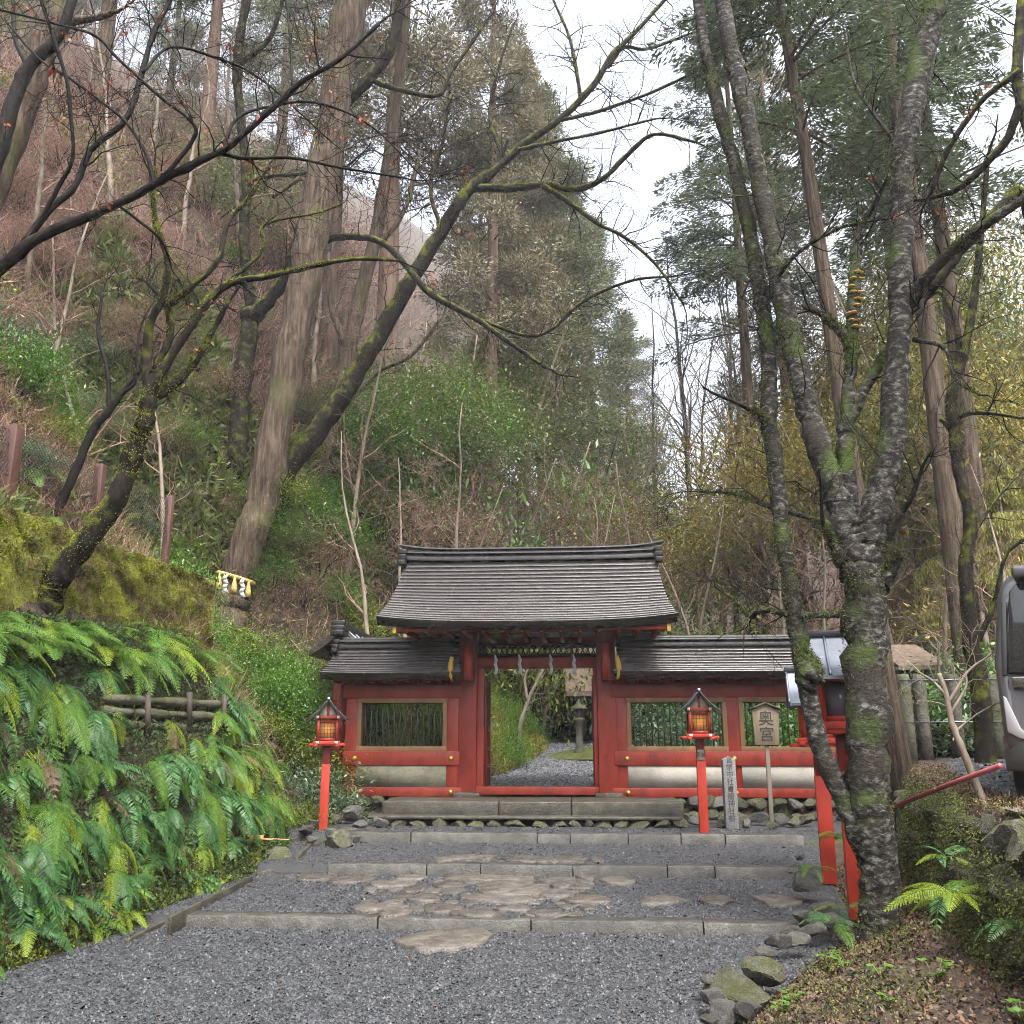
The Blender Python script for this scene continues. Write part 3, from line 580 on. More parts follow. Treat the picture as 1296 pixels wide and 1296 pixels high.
# ------------------------------------------------------------------ side walls
def side_wall(name_label, uposts, end_left, old=False, u_roof=(0, 0)):
    px = [gx(u, GY) for u in uposts]
    T = thing('shrine_wall', name_label, 'wall', ((px[0] + px[-1]) / 2, GY, GF))
    zb0, zb1 = gz(1007, GY), gz(997, GY); zp1 = gz(969, GY); zr1 = gz(951, GY); zw0, zw1 = gz(947, GY), gz(887, GY); zh = gz(868, GY); zk = gz(857, GY)
    pw = .10
    for x in px: MB().box((x - pw, GY, zb0), (x + pw, GY + .2, zk)).build('post', mt['red'], T, bevel=.008)
    xa, xb = px[0], px[-1]
    MB().box((xa - pw - .06, GY - .025, zb0 - .02), (xb + pw + .06, GY + .22, zb1)).build('sill_beam', mt['red'], T, bevel=.008)
    MB().box((xa - pw - .02, GY - .03, zp1), (xb + pw + .02, GY + .21, zr1)).build('middle_rail', mt['red'], T, bevel=.008)
    MB().box((xa - pw - .05, GY - .028, zw1 + .05), (xb + pw + .05, GY + .215, zh + .02)).build('top_rail', mt['red'], T, bevel=.008)
    MB().box((xa - pw - .15, GY - .05, zk - .05), (xb + pw + .15, GY + .23, zk + .05)).build('wall_plate', mt['red'], T, bevel=.006)
    for i, (a, b) in enumerate(zip(px, px[1:])):
        a += pw; b -= pw
        MB().box((a + .002, GY - .012, zb1 - .01), (b - .002, GY + .14, zp1 + .01)).build('plaster_panel', mt['plaster_old' if old else 'plaster'], T)
        MB().box((a - .005, GY + .05, zh), (b + .005, GY + .15, zk - .04)).build('upper_board', mt['red'], T)
        fr = MB()
        fr.box((a, GY - .01, zr1 - .002), (b, GY + .17, zw0 + .03)).box((a, GY - .01, zw1 - .03), (b, GY + .17, zw1 + .052))
        fr.box((a, GY - .011, zw0 + .03), (a + .075, GY + .171, zw1 - .03)).box((b - .075, GY - .011, zw0 + .03), (b, GY + .171, zw1 - .03))
        wf = fr.build('window_frame', mt['frame'], T, bevel=.004)
        n = 15 if not old else 14
        for k in range(n):
            x = a + .075 + (b - a - .15) * (k + .5) / n
            d = MB(); d.box((-.0095, -.0095, zw0 + .02), (.0095, .0095, zw1 - .02), Matrix.Translation((x, GY + .08, 0)) @ Matrix.Rotation(R(45), 4, 'Z')); d.build('bar', mt['green'], wf)
        if not old or True:
            for z in (zw1 - .045,):
                MB().box((a + .07, GY + .07, z), (b - .07, GY + .09, z + .018)).build('bar', mt['darkwood'], wf)
    for x in px:                                   # brass caps on the rails
        for z in ((zp1 + zr1) / 2, (zb0 + zb1) / 2 - .01):
            c = MB(); c.lathe((0, 0, 0), [(.042, 0), (.04, .012), (.022, .028), (.004, .034)], 12)
            c.v[0] = np.stack([c.v[0][:, 0] + x + (.09 if x == px[0] else -.02), GY - .031 - c.v[0][:, 2], c.v[0][:, 1] + z], -1); c.build('brass_cap', mt['brass'], T)
    # roof
    ra, rb = [gx(u, 15.55) for u in u_roof]; xcw = (ra + rb) / 2; hw = (rb - ra) / 2
    ze, zr = gz(851, 15.5), gz(816, 16.15)
    hr = hw - (.11 if True else 0)
    rf = roof_parts(T, xcw, hr, hw, 16.12, zr, .62, zr - ze, .11, 10, .02)
    m = MB(); ridge_bar(m, xcw - hr, xcw + hr, 16.12, zr - .05, .10, .10, 0); ridge_bar(m, xcw - hr - .02, xcw + hr + .02, 16.12, zr + .052, .13, .03, .01); m.build('ridge', mt['ridge'], rf)
    m = MB(); ridge_bar(m, xcw - hr - .05, xcw + hr + .05, 16.12, zr + .084, .08, .05, .02); m.build('ridge_cap', mt['ridge'], rf)
    for xe in (xcw - hr + .02, xcw + hr - .02):
        for k in range(3): MB().box((xe - .05, 16.12 - .17 - .06 * k, zr + .03 - .085 * k), (xe + .05, 16.12 - .06 - .04 * k, zr + .10 - .085 * k)).build('end_tile', mt['ridge'], rf, bevel=.01)
    MB().box((ra + .12, 15.66, ze - .10), (rb - .12, 15.71, ze - .03)).build('fascia', mt['red'], T)
    nr = int((rb - ra) / .2)
    for i in range(nr):
        x = ra + .2 + (rb - ra - .4) * i / (nr - 1)
        q = MB(); q.box((x - .022, 15.72, 0), (x + .022, 16.6, .05)); V = q.v[0]; V[:, 2] += ze - .14 + .3 * (1 - np.abs(V[:, 1] - 16.12) / .5) * (V[:, 1] > 15.8); q.build('rafter', mt['red'], T)
    # rough stones under the sill
    x = xa - .25
    while x < xb + .3:
        wd = R5.uniform(.14, .34); k = 2
        for j in range(k):
            zz = GF - .1 - .22 * j; stone_in(T, R5.choice(MROCK if R5.random() < .75 else ROCK), (x + wd / 2, GY - .02 - .12 * j + R5.uniform(-.05, .05), zz - .03), (wd * .58, .2, R5.uniform(.12, .17)), 'footing_stone')
        x += wd
    return T
WL = side_wall('short left wall with one barred window and weathered panel', [444, 573], True, True, (402, 583))
WR = side_wall('long right wall with barred windows and white plaster panels', [786, 929, 1072], False, False, (778, 1092))
for u, w_ in ((571, -1), (783, 1)):               # gilt curved brackets where the low roofs meet the gate
    z = gz(848, 15.6); p = [(gx(u, 15.55) + w_ * .0, 15.5, z + dz) for dz in (.22, .1, 0, -.1, -.16)]
    pts = [(a + w_ * .03 * math.sin(i * .8), b + .02 * i, c) for i, (a, b, c) in enumerate(p)]
    MB().tube(pts, [.03, .045, .05, .04, .02], 8).build('gilt_bracket', mt['gilt'], GATE, smooth=True)
MB().box((gx(586, 15.4), 15.45, gz(860, 15.5)), (gx(596, 15.4), 16, gz(815, 15.5))).build('bracket_arm', mt['red'], GATE)
MB().box((gx(764, 15.4), 15.45, gz(860, 15.5)), (gx(774, 15.4), 16, gz(815, 15.5))).build('bracket_arm', mt['red'], GATE)
# wall turning back at the left corner: roof runs away from the viewer
RW = thing('return_wall', 'dark tiled wall roof running back behind left lantern', 'wall', (gx(425, 17), 17.5, GF))
xw = gx(432, 16.6); zr = gz(806, 16.4, 432)
MB().box((xw - .1, 16.3, GF - .1), (xw + .1, 21, zr - .35)).build('wall', mt['red'], RW)
rm = MB()
for side in (-1, 1):
    V = []
    for k in range(9):
        t = k / 8; V.append([(xw + side * .55 * t, y, zr + .15 + .02 * (y - 16) - .42 * (t + .3 * t * (1 - t))) for y in np.linspace(16.2, 21, 8)])
    V = np.array(V); rm.grid(V if side > 0 else V[:, ::-1]); V2 = V.copy(); V2[..., 2] -= .09; rm.grid(V2); rm.grid(np.array([V[-1], V2[-1]])); rm.grid(np.array([V[:, 0], V2[:, 0]]))
ro = rm.build('roof', mt['roof'], RW)
MB().box((xw - .09, 16.15, zr + .08), (xw + .09, 21, zr + .24)).build('ridge', mt['ridge'], ro, bevel=.02)
for k in range(3): MB().box((xw - .12 + .0 * k, 16.05 - .05 * k, zr + .16 - .09 * k), (xw + .12, 16.2 - .05 * k, zr + .26 - .09 * k)).build('end_tile', mt['ridge'], ro, bevel=.02)
for i in range(9):
    y = 16.5 + i * .5; pts = [(xw + .55 * t, y, zr + .165 + .02 * (y - 16) - .42 * (t + .3 * t * (1 - t))) for t in np.linspace(.1, 1, 6)]
    MB().tube(pts, .022, 5).build('batten', mt['tin_pale'], ro)

# ------------------------------------------------------------------ lanterns, signs, small things
def text_mesh(body, size, mat, ext=.002, sp=1.0):
    c = bpy.data.curves.new('writing', 'FONT'); c.body = body; c.size = size; c.extrude = ext; c.align_x = 'CENTER'; c.align_y = 'CENTER'
    c.space_line = sp; c.resolution_u = 3
    o = bpy.data.objects.new('writing', c); SC.collection.objects.link(o)
    d = bpy.context.evaluated_depsgraph_get(); me = bpy.data.meshes.new_from_object(o.evaluated_get(d)); bpy.data.objects.remove(o)
    me.materials.clear(); me.materials.append(mat); return me

def lantern(label, base, top_z, s, rot, lit, tinmat='tin', plaque=None, lean=0.0):
    L = thing('lantern', label, 'lantern', base, 'vermilion lanterns on posts'); L.rotation_euler = (0, lean, rot); B = np.array(base, float)
    h = top_z - B[2]                                # whole height; s = width of the lamp box
    zb = h - s * 2.25                               # tray level
    def bx(name, a, b, mat, par=None, bev=.004):
        return MB().box(B + a, B + b).build(name, mt[mat], par or L, bevel=bev)
    pw = s * .20
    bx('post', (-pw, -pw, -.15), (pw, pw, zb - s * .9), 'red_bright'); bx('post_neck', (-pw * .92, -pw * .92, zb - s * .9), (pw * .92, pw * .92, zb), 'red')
    if plaque:
        pl = bx('plaque', (-pw * .8, -pw - .012, zb - s * 1.02), (pw * .8, -pw - .002, zb - s * .55), 'postwood')
        t = place('writing', text_mesh(plaque, pw * 1.3, mt['ink'], .001, .85), pl, (0, -pw - .014, zb - s * .78), (R(90), 0, 0))
    # tray with upturned ends
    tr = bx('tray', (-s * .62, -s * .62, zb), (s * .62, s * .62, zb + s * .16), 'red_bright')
    for sx in (-1, 1):
        bx('tray_bar', (sx * s * .5 - s * .09, -s * .8, zb - s * .1), (sx * s * .5 + s * .09, s * .8, zb + s * .0), 'red_bright', tr)
        bx('tray_bar', (-s * .85, sx * s * .5 - s * .08, zb - s * .06), (s * .85, sx * s * .5 + s * .08, zb + s * .05), 'red_bright', tr)
        for sy in (-1, 1): bx('white_cap', (sx * s * .44 - s * .07, sy * s * .625 - .004, zb + s * .03), (sx * s * .44 + s * .07, sy * s * .625 + .004, zb + s * .15), 'white', tr, 0)
    z0, z1 = zb + s * .16, zb + s * 1.22
    box = MB()
    for sx in (-1, 1):
        for sy in (-1, 1): box.box(B + (sx * s * .44 - s * .07, sy * s * .44 - s * .07, z0), B + (sx * s * .44 + s * .07, sy * s * .44 + s * .07, z1))
    for z in (z0 + .001, z1 - s * .2):
        for sy in (-1, 1): box.box(B + (-s * .375, sy * s * .44 - s * .05, z), B + (s * .375, sy * s * .44 + s * .05, z + s * .12))
        for sx in (-1, 1): box.box(B + (sx * s * .44 - s * .05, -s * .375, z), B + (sx * s * .44 + s * .05, s * .375, z + s * .12))
    fr = box.build('lamp_frame', mt['red_bright' if not lit else 'red'], L)
    pane = 'pane_lit' if lit else 'pane_grey'
    for sy in (-1, 1):
        p = bx('pane', (-s * .375, sy * s * .41 - .002, z0 + s * .12), (s * .375, sy * s * .41 + .002, z1 - s * .2), pane, fr, 0)
        for k in range(5): bx('muntin', (-s * .375 + s * .15 * (k + .0) + s * .07, sy * s * .43 - .003, z0 + s * .12), (-s * .375 + s * .15 * k + s * .095, sy * s * .43 + .003, z1 - s * .2), 'darkwood', p, 0)
        for k in range(4): bx('muntin', (-s * .375, sy * s * .438 - .003, z0 + s * .12 + s * .17 * k + s * .06), (s * .375, sy * s * .438 + .003, z0 + s * .14 + s * .17 * k + s * .06), 'darkwood', p, 0)
    for sx in (-1, 1): bx('pane', (sx * s * .41 - .002, -s * .375, z0 + s * .12), (sx * s * .41 + .002, s * .375, z1 - s * .2), pane, fr, 0)
    if lit:
        MB().lathe(B + (0, 0, z0 + s * .32), [(.02, 0), (s * .17, s * .1), (s * .2, s * .24), (s * .13, s * .4), (.01, s * .46)], 12).build('bulb', mt['bulb'], L, smooth=True)
    # gable: board with king post, curved tin roof
    g = MB(); g.prism(B + np.array([(-s * .5, -s * .5, z1), (s * .5, -s * .5, z1), (0, -s * .5, z1 + s * .78)]), (0, .012, 0)); g.prism(B + np.array([(-s * .5, s * .5, z1), (s * .5, s * .5, z1), (0, s * .5, z1 + s * .78)]), (0, -.012, 0))
    go = g.build('gable_board', mt['plaster'], L)
    for sy in (-1, 1):
        bx('king_post', (-s * .06, sy * s * .52 - .008, z1 + .0), (s * .06, sy * s * .52 + .008, z1 + s * .66), 'red', go, 0)
        tb_ = bx('tie', (-s * .56, sy * s * .53 - s * .05, z1 - s * .02), (s * .56, sy * s * .53 + s * .05, z1 + s * .12), 'red', go)
        for sx in (-1, 1): bx('white_cap', (sx * s * .5 - s * .065, sy * s * .585 - .004, z1 - s * .01), (sx * s * .5 + s * .065, sy * s * .585 + .004, z1 + s * .12), 'white', tb_, 0)
    rm = MB()
    for side in (-1, 1):
        V = []
        for k in range(8):
            t = k / 7; V.append([B + (side * s * 1.0 * t, y, z1 + s * .88 - s * .98 * (t + .42 * t * (1 - t))) for y in (-s * .78, -s * .3, s * .3, s * .78)])
        V = np.array(V); V2 = V.copy(); V2[..., 2] -= s * .07
        rm.grid(V if side > 0 else V[:, ::-1]); rm.grid(V2 if side < 0 else V2[:, ::-1]); rm.grid(np.array([V[-1], V2[-1]])); rm.grid(np.array([V[:, 0], V2[:, 0]])); rm.grid(np.array([V[:, -1], V2[:, -1]]))
    rf = rm.build('roof', mt[tinmat], L)
    for side in (-1, 1):
        for y in (-s * .78, -s * .26, s * .26, s * .78):
            MB().tube([B + (side * s * 1.0 * t, y, z1 + s * .90 - s * .98 * (t + .42 * t * (1 - t))) for t in np.linspace(0, 1, 7)], s * .035, 5).build('seam', mt[tinmat], rf)
    MB().box(B + (-s * .08, -s * .84, z1 + s * .84), B + (s * .08, s * .84, z1 + s * .98)).build('ridge', mt['tin'], rf, bevel=.006)
    for sy in (-1, 1): bx('white_cap', (-s * .05, sy * s * .845 - .004, z1 + s * .87), (s * .05, sy * s * .845 + .004, z1 + s * .97), 'white', rf, 0)
    return L
p = at(891, 1050, 13.85); lantern('lit lantern on red post before the right wall, by the stone pillar', p, float(at(885, 871, 13.85)[2]), .31, R(-2), True, plaque='奉納')
p = at(409, 1043, 14.0); lantern('lit lantern on red post against the ferns at left wall', p, float(at(417, 882, 14.0)[2]), .31, R(14), True)
p = at(1049, 1100, 11.3); lantern('unlit lantern with pale tin roof behind the slanting stem', p, float(at(1036, 842, 11.3)[2]), .40, R(80), False, 'tin_pale')
p = at(1086, 1142, 9.5); lantern('larger unlit lantern with pale tin roof half hidden by the lichen trunk', p, float(at(1068, 795, 9.5)[2]), .44, R(80), False, 'tin_pale')

# wooden sign
Ys = 14.6; b = at(979, 1042, Ys); SG = thing('sign_board', 'pentagonal wooden name board on thin post before right wall', 'sign', b)
x0, x1 = gx(953, Ys), gx(987, Ys); zc0, zc1, zc2 = float(at(970, 943, Ys)[2]), float(at(970, 898, Ys)[2]), float(at(970, 892, Ys)[2]); xm = (x0 + x1) / 2
MB().box((xm - .03, Ys, b[2] - .2), (xm + .03, Ys + .05, zc1)).build('post', mt['postwood'], SG, bevel=.004)
bd = MB().prism([(x0 + .02, Ys - .035, zc0), (x1 - .02, Ys - .035, zc0), (x1, Ys - .035, zc1), (xm, Ys - .035, zc2), (x0, Ys - .035, zc1)], (0, .033, 0)).build('board', mt['signwood'], SG, bevel=.003)
q = MB()
for sx in (-1, 1): q.prism([(xm, Ys - .07, zc2 + .01), (xm + sx * (xm - x0) * 1.22, Ys - .07, zc1 - .015), (xm + sx * (xm - x0) * 1.22, Ys - .07, zc1 + .012), (xm, Ys - .07, zc2 + .04)], (0, .11, 0))
q.build('board_roof', mt['darkwood'], SG)
place('writing', text_mesh('奥\n宮', .235, mt['ink'], .002, 1.0), bd, np.array([xm, Ys - .038, (zc0 + zc1) / 2 + .0]) - ORIG[SG.name], (R(90), 0, 0))

# inscribed stone pillar
Yp = 14.3; b = at(927, 1040, Yp); t = at(921, 957, Yp); SP = thing('stone_pillar', 'square granite pillar with engraved vertical inscription before right wall', 'pillar', b)
hwp = 7.5 * Yp / 1169; hz = t[2] - b[2]
pm_ = MB(); pm_.box((b[0] - hwp, Yp, b[2] - .2), (b[0] + hwp, Yp + 2 * hwp, t[2] - .05)); ps = pm_.build('shaft', mt['granite'], SP, bevel=.008)
v = np.array([(b[0] - hwp, Yp, t[2] - .05), (b[0] + hwp, Yp, t[2] - .05), (b[0] + hwp, Yp + 2 * hwp, t[2] - .05), (b[0] - hwp, Yp + 2 * hwp, t[2] - .05), (b[0], Yp + hwp, t[2])])
MB().add(v, [np.array([[0, 1, 4], [1, 2, 4], [2, 3, 4], [3, 0, 4]])]).build('cap', mt['granite'], SP)
place('writing', text_mesh('\n'.join('官幣中社貴船神社前'), .105, mt['engrave'], .002, .98), ps, (0, -.001, hz * .5 - .01), (R(90), 0, 0))

# sacred rope round the old cedar is built with that tree below.

# mossy boundary wall on the left bank
ztop = lambda x, y: 0
wa, wb = at(-30, 700, 9.2), at(272, 755, 13.8)
MW = thing('mossy_wall', 'long wall overgrown with yellow green moss above the ferns', 'wall', tuple((wa + wb) / 2))
n, mrow = 90, 26; V = np.zeros((mrow, n, 3)); V2 = np.zeros((2, n, 3))
for i in range(n):
    t = i / (n - 1); Yw = 8.95 + 4.45 * t; u = -30 + 302 * t
    top = at(u, np.interp(u, [-30, 0, 60, 120, 190, 272], [636, 642, 655, 684, 706, 735]), Yw); bot = at(u, np.interp(u, [-30, 0, 272], [755, 760, 800]), Yw)
    for j in range(mrow):
        s = j / (mrow - 1); p = bot * (1 - s) + top * s - (0, 0, .5 * (1 - s) ** 3)
        b = fbm(np.array([t * 22]), np.array([s * 8]))[0]; c = fbm(np.array([t * 90]), np.array([s * 30]))[0]
        V[j, i] = p + np.array([.30, -.95, 0]) * (b * .34 + c * .10 + .10 * math.sin(math.pi * min(1, s * 1.15)))
    V2[0, i] = V[-1, i]; V2[1, i] = V[-1, i] + (-.6, .55, .12)
MB().grid(V).build('wall_face', mt['mosswall'], MW, smooth=True); MB().grid(V2).build('wall_top', mt['mosswall'], MW)
MB().add(np.concatenate([V[:, -1], V[:, -1] + (-.35, .5, 0)]), [np.array([[k, k + 1, mrow + k + 1, mrow + k] for k in range(mrow - 1)])]).build('wall_end', mt['mosswall'], MW)
# tufts of moss on its face
cf = V[2:-1, :-1].reshape(-1, 3); idx = rs.randint(0, len(cf), 34000); P = cf[idx] + rs.normal(0, .02, (len(idx), 3)) + (.006, -.018, 0)
d = unit(rs.normal(0, .8, (len(idx), 3)) + (.25, -.8, -.25)); tf = MB(); tf.leaves(P, d, rs.normal(size=(len(idx), 3)), rs.uniform(.02, .055, len(idx)), rs.uniform(.012, .03, len(idx)))
keep = fbm(P[:, 0] * 1.6 + P[:, 1], P[:, 2] * 2.2) > -.2
tf = MB(); tf.leaves(P[keep], d[keep], rs.normal(size=(keep.sum(), 3)), rs.uniform(.012, .032, keep.sum()), rs.uniform(.007, .016, keep.sum()))
tag(tf.build('moss', mt['moss_tuft'], MW), kind='stuff')

# wire fence with brown posts behind it
FN = thing('wire_fence', 'wire mesh fence with brown square posts above mossy wall', 'fence', tuple(at(128, 643, 12.7)))
FPp = [(-95, 500, 575, 9.4, 24), (19, 540, 622, 10.9, 22), (128, 588, 655, 12.7, 15), (216, 629, 700, 14.5, 11)]
fp = []
for u, vt, vb, Yf, wpx in FPp:
    t, b = at(u, vt, Yf), at(u - 3, vb, Yf); hw = .68 * wpx / 2 * np.linalg.norm(t - CAM) / 1169; fp.append((t, b))
    MB().box((t[0] - hw, Yf - hw, b[2] - .6), (t[0] + hw, Yf + hw, t[2])).build('fence_post', mt['fencepost'], FN, bevel=.012)
for (t0, b0), (t1, b1) in zip(fp, fp[1:]):
    W = MB(); lo0, lo1 = b0 + (t0 - b0) * .22, b1 + (t1 - b1) * .22; hi0, hi1 = b0 + (t0 - b0) * .93, b1 + (t1 - b1) * .93
    for k in range(4): W.tube([lo0 + (hi0 - lo0) * k / 3 + (0, .05, 0), lo1 + (hi1 - lo1) * k / 3 + (0, .05, 0)], .005, 3, False)
    m = 26; g = lambda a, s: (lo0 + (lo1 - lo0) * a) * (1 - s) + (hi0 + (hi1 - hi0) * a) * s + np.array((0, .055, 0))
    for k in range(-8, m):
        a0, a1 = k / m, (k + 8) / m
        for flip in (0, 1):
            s0, s1 = max(0, (0 - a0) / (a1 - a0)), min(1, (1 - a0) / (a1 - a0))
            if s1 > s0: W.tube([g(a0 + (a1 - a0) * s0, s0 if not flip else 1 - s0), g(a0 + (a1 - a0) * s1, s1 if not flip else 1 - s1)], .0035, 3, False)
    W.build('wire_mesh', mt['wire'], FN)
# low log rail prop
PY_ = hit(100, 665); p0 = at(97, 672, PY_); PR = thing('tree_prop', 'short dark wooden prop of two stakes beside brown fence posts', 'prop', tuple(p0))
MB().tube([p0 - (0, 0, .2), at(99, 628, PY_)], .035, 8).build('stake', mt['darkwood'], PR, smooth=True)
MB().tube([at(101, 676, PY_ + .1) - (0, 0, .2), at(112, 624, PY_ + .1)], .038, 8).build('stake', mt['darkwood'], PR, smooth=True)
MB().tube([at(88, 632, PY_ - .03), at(116, 626, PY_ + .02)], .03, 8).build('cross_bar', mt['darkwood'], PR, smooth=True)

# log revetment in the fern bank
LG = thing('log_revetment', 'mossy logs held by stakes across the fern bank', 'revetment', tuple(at(200, 920, 10.2)))
LY0, LY1 = hit(128, 905) - .28, hit(300, 905) - .28
for v0, v1, Yl in ((884, 892, 10.0), (900, 908, 9.95), (916, 924, 9.9)):
    pts = [at(132 + 160 * t, v0 + (v1 - v0) * t, hit(132 + 160 * t, 905) - .11) for t in np.linspace(0, 1, 9)]
    MB().tube(pts, [.05 + .014 * math.sin(k * 2.1 + v0) for k in range(9)], 10).build('log', mt['mossrock'], LG, smooth=True)
for u, vt, vb, Yl in ((186, 878, 935, 9.75), (239, 876, 920, 10.15), (283, 880, 930, 10.5)):
    MB().tube([at(u, vb, hit(u, 905) - .19), at(u + 1, vt, hit(u, 905) - .19)], .04, 8).build('stake', mt['darkwood'], LG, smooth=True)

# mossy basin with two ladles
bp = at(338, 1085, 12.1); BS = thing('water_basin', 'mossy stone basin below the ferns at left path edge', 'basin', tuple(bp))
for k, (du, s) in enumerate(((0, (.42, .3, .34)), (20, (.26, .25, .28)))): stone_in(BS, MROCK[k], at(330 + du, 1088, 12.2), s, 'basin_stone')
zt_ = float(at(335, 1062, 12.0)[2])
for i, (uc, ul, lab) in enumerate(((329, 366, 'bamboo ladle with long handle lying on mossy basin, right one'), (316, 345, 'bamboo ladle lying on mossy basin, left one'))):
    c = at(uc, 1061, 11.9 - .06 * i); LD = thing('ladle', lab, 'ladle', tuple(c))
    MB().lathe(c, [(.042, -.035), (.045, .035), (.039, .035), (.036, -.02)], 14).build('cup', mt['ladle'], LD, smooth=False)
    MB().tube([c + (.04, 0, 0), at(ul, 1063, 11.85 - .06 * i)], .008, 6).build('handle', mt['ladle'], LD)

# ------------------------------------------------------------------ rocks
def rocks(specs, label, group, mesh):
    for (u, v, Y, s) in specs:
        p = at(u, v, Y); o = stone_in(None, R5.choice(mesh), p, (s * R5.uniform(.9, 1.3), s * R5.uniform(.7, 1.1), s * R5.uniform(.7, 1.0)), 'rock'); tag(o, label, 'rock', group)
def rock1(u, v, Y, s, label, mesh, grp):
    o = stone_in(None, mesh, at(u, v, Y), s, 'rock'); tag(o, label, 'rock', grp)
g1 = 'rocks bordering the gravel on the right'
rock1(930, 1252, 6.9, (.26, .2, .22), 'largest brown angular rock at lower right gravel edge', MROCK[1], g1)
rock1(962, 1230, 7.1, (.22, .18, .17), 'mossy topped rock behind the largest angular rock at gravel edge', MROCK[3], g1)
rock1(968, 1205, 7.9, (.10, .09, .07), 'small dark rock lying alone at right gravel edge', ROCK[2], g1)
rock1(1022, 1118, 10.3, (.22, .15, .16), 'dark angular rock by the red posts at middle step end', ROCK[4], g1)
rocks([(905, 1262, 6.6, .11), (918, 1283, 6.4, .12), (985, 1190, 8.2, .12), (1010, 1190, 8.3, .12), (1030, 1176, 8.7, .13), (1052, 1168, 8.9, .16), (1000, 1178, 8.6, .1), (1018, 1160, 9.1, .12), (895, 1240, 6.9, .08), (1040, 1150, 9.3, .13), (900, 1290, 6.25, .09), (945, 1278, 6.4, .12), (1012, 1085, 11.8, .08), (1003, 1103, 11.2, .07)], 'small grey rock among those edging the right of the gravel', g1, ROCK)
g2 = 'rocks at the foot of the left lantern'
rock1(432, 1068, 13.2, (.30, .24, .24), 'mossy rounded rock right of the left lantern foot', MROCK[2], g2)
rock1(345, 1108, 11.8, (.17, .13, .16), 'pale pointed rock at foot of mossy basin', ROCK[1], g2)
rocks([(388, 1050, 13.7, .12), (398, 1042, 13.9, .1), (420, 1055, 13.5, .12), (440, 1052, 13.9, .14), (455, 1045, 14.2, .15), (470, 1052, 14.0, .12), (445, 1030, 14.8, .2), (425, 1035, 14.8, .15), (480, 1040, 14.2, .14), (395, 1062, 13.2, .11), (372, 1098, 12.2, .13), (388, 1097, 12.3, .12), (362, 1105, 12.0, .1), (402, 1088, 12.6, .12), (325, 1112, 11.6, .1), (412, 1075, 13.0, .1), (405, 1030, 14.4, .13), (450, 1062, 13.6, .1)], 'small grey rock of the pile around left lantern foot', g2, ROCK)
g3 = 'rocks along the foot of the right wall'
rocks([(912, 1043, 14.5, .1), (945, 1042, 14.5, .13), (960, 1035, 14.9, .15), (990, 1038, 14.7, .14), (1005, 1040, 14.6, .12), (880, 1040, 14.6, .12), (868, 1034, 14.9, .15), (1020, 1036, 14.8, .14), (900, 1030, 15.2, .16), (975, 1045, 14.3, .1)], 'low rock before the right wall near the granite pillar', g3, ROCK + MROCK)

# mossy retaining wall of the parking ground, stone by stone
RWL = thing('retaining_wall', 'mossy rough stone retaining wall behind the lichen trunk', 'wall', (float(lotx(7)), 7.0, .4))
y = 4.6
while y < 12:
    wd = R5.uniform(.28, .5)
    for j in range(4):
        z = .25 + j * .27 + R5.uniform(-.04, .04); stone_in(RWL, R5.choice(MROCK), (float(lotx(y)) - .02 + .03 * j + R5.uniform(-.06, .06), y + R5.uniform(-.08, .08), z), (R5.uniform(.13, .18), wd * .55, R5.uniform(.13, .17)))
    y += wd * .8
q = []
n = 30000; y = rs.uniform(4.4, 11.5, n); s = rs.rand(n); P = np.stack([lotx(y) - .22 + .2 * s + rs.normal(0, .035, n) + .16 * (fbm(y * 3, s * 4)), y, .3 + .98 * s + .06 * rs.normal(size=n)], -1)
P = P[fbm(P[:, 1] * 2.2, P[:, 2] * 3) > -.12]; n = len(P)
tf = MB(); tf.leaves(P, unit(rs.normal(0, .7, (n, 3)) + (-.7, -.4, -.45)), rs.normal(size=(n, 3)), rs.uniform(.015, .04, n), rs.uniform(.005, .013, n)); tag(tf.build('moss', mt['moss_dark'], RWL), kind='stuff')

# faded red pole leaning over the edge
a, b = at(1130, 1022, 9.4), at(1266, 969, 7.4)
o = MB().tube([a, (a + b) / 2 + (0, 0, .01), b], .021, 10).build('barrier_pole', mt['pinkpole'], smooth=True); tag(o, 'faded red pole lying low across the edge near van', 'pole')

# ------------------------------------------------------------------ van
vx0 = gx(1256, 8.0, 850); VZ = LOT + .03; VN = thing('parked_van', 'dark grey minivan parked at right edge seen from behind', 'van', (vx0 + .85, 10.2, VZ))
def section(y, inset, zlo, zhi, tum, k=24):
    hw = .85 - inset; P = []
    for i in range(k):
        a = 2 * math.pi * i / k; c, s = math.cos(a), math.sin(a); ex = .28
        x = hw * math.copysign(abs(c) ** ex, c); z = (zlo + zhi) / 2 + (zhi - zlo) / 2 * math.copysign(abs(s) ** ex, s)
        f = max(0, (z - 1.0) / (zhi - 1.0)) if zhi > 1 else 0; x *= 1 - tum * f ** 1.3
        P.append((vx0 + .85 + x, y + .10 * max(0, f) , VZ + z))
    return P
S = [section(8.02, .10, .42, 1.70, .10), section(8.0, .05, .36, 1.80, .12), section(8.06, .01, .28, 1.90, .13), section(8.3, 0, .26, 1.94, .14), section(10, 0, .26, 1.95, .14), section(11.6, 0, .26, 1.90, .15), section(12.0, .01, .28, 1.35, .06), section(12.7, .05, .3, 1.1, .02), section(12.95, .15, .36, .9, 0)]
vm = MB(); V = np.array([s + [s[0]] for s in S]); vm.grid(V); vm.add(np.array(S[0]), [list(range(24))[::-1]]); vm.add(np.array(S[-1]), [list(range(24))])
body = vm.build('body', mt['van'], VN, smooth=True)
xc_ = vx0 + .85
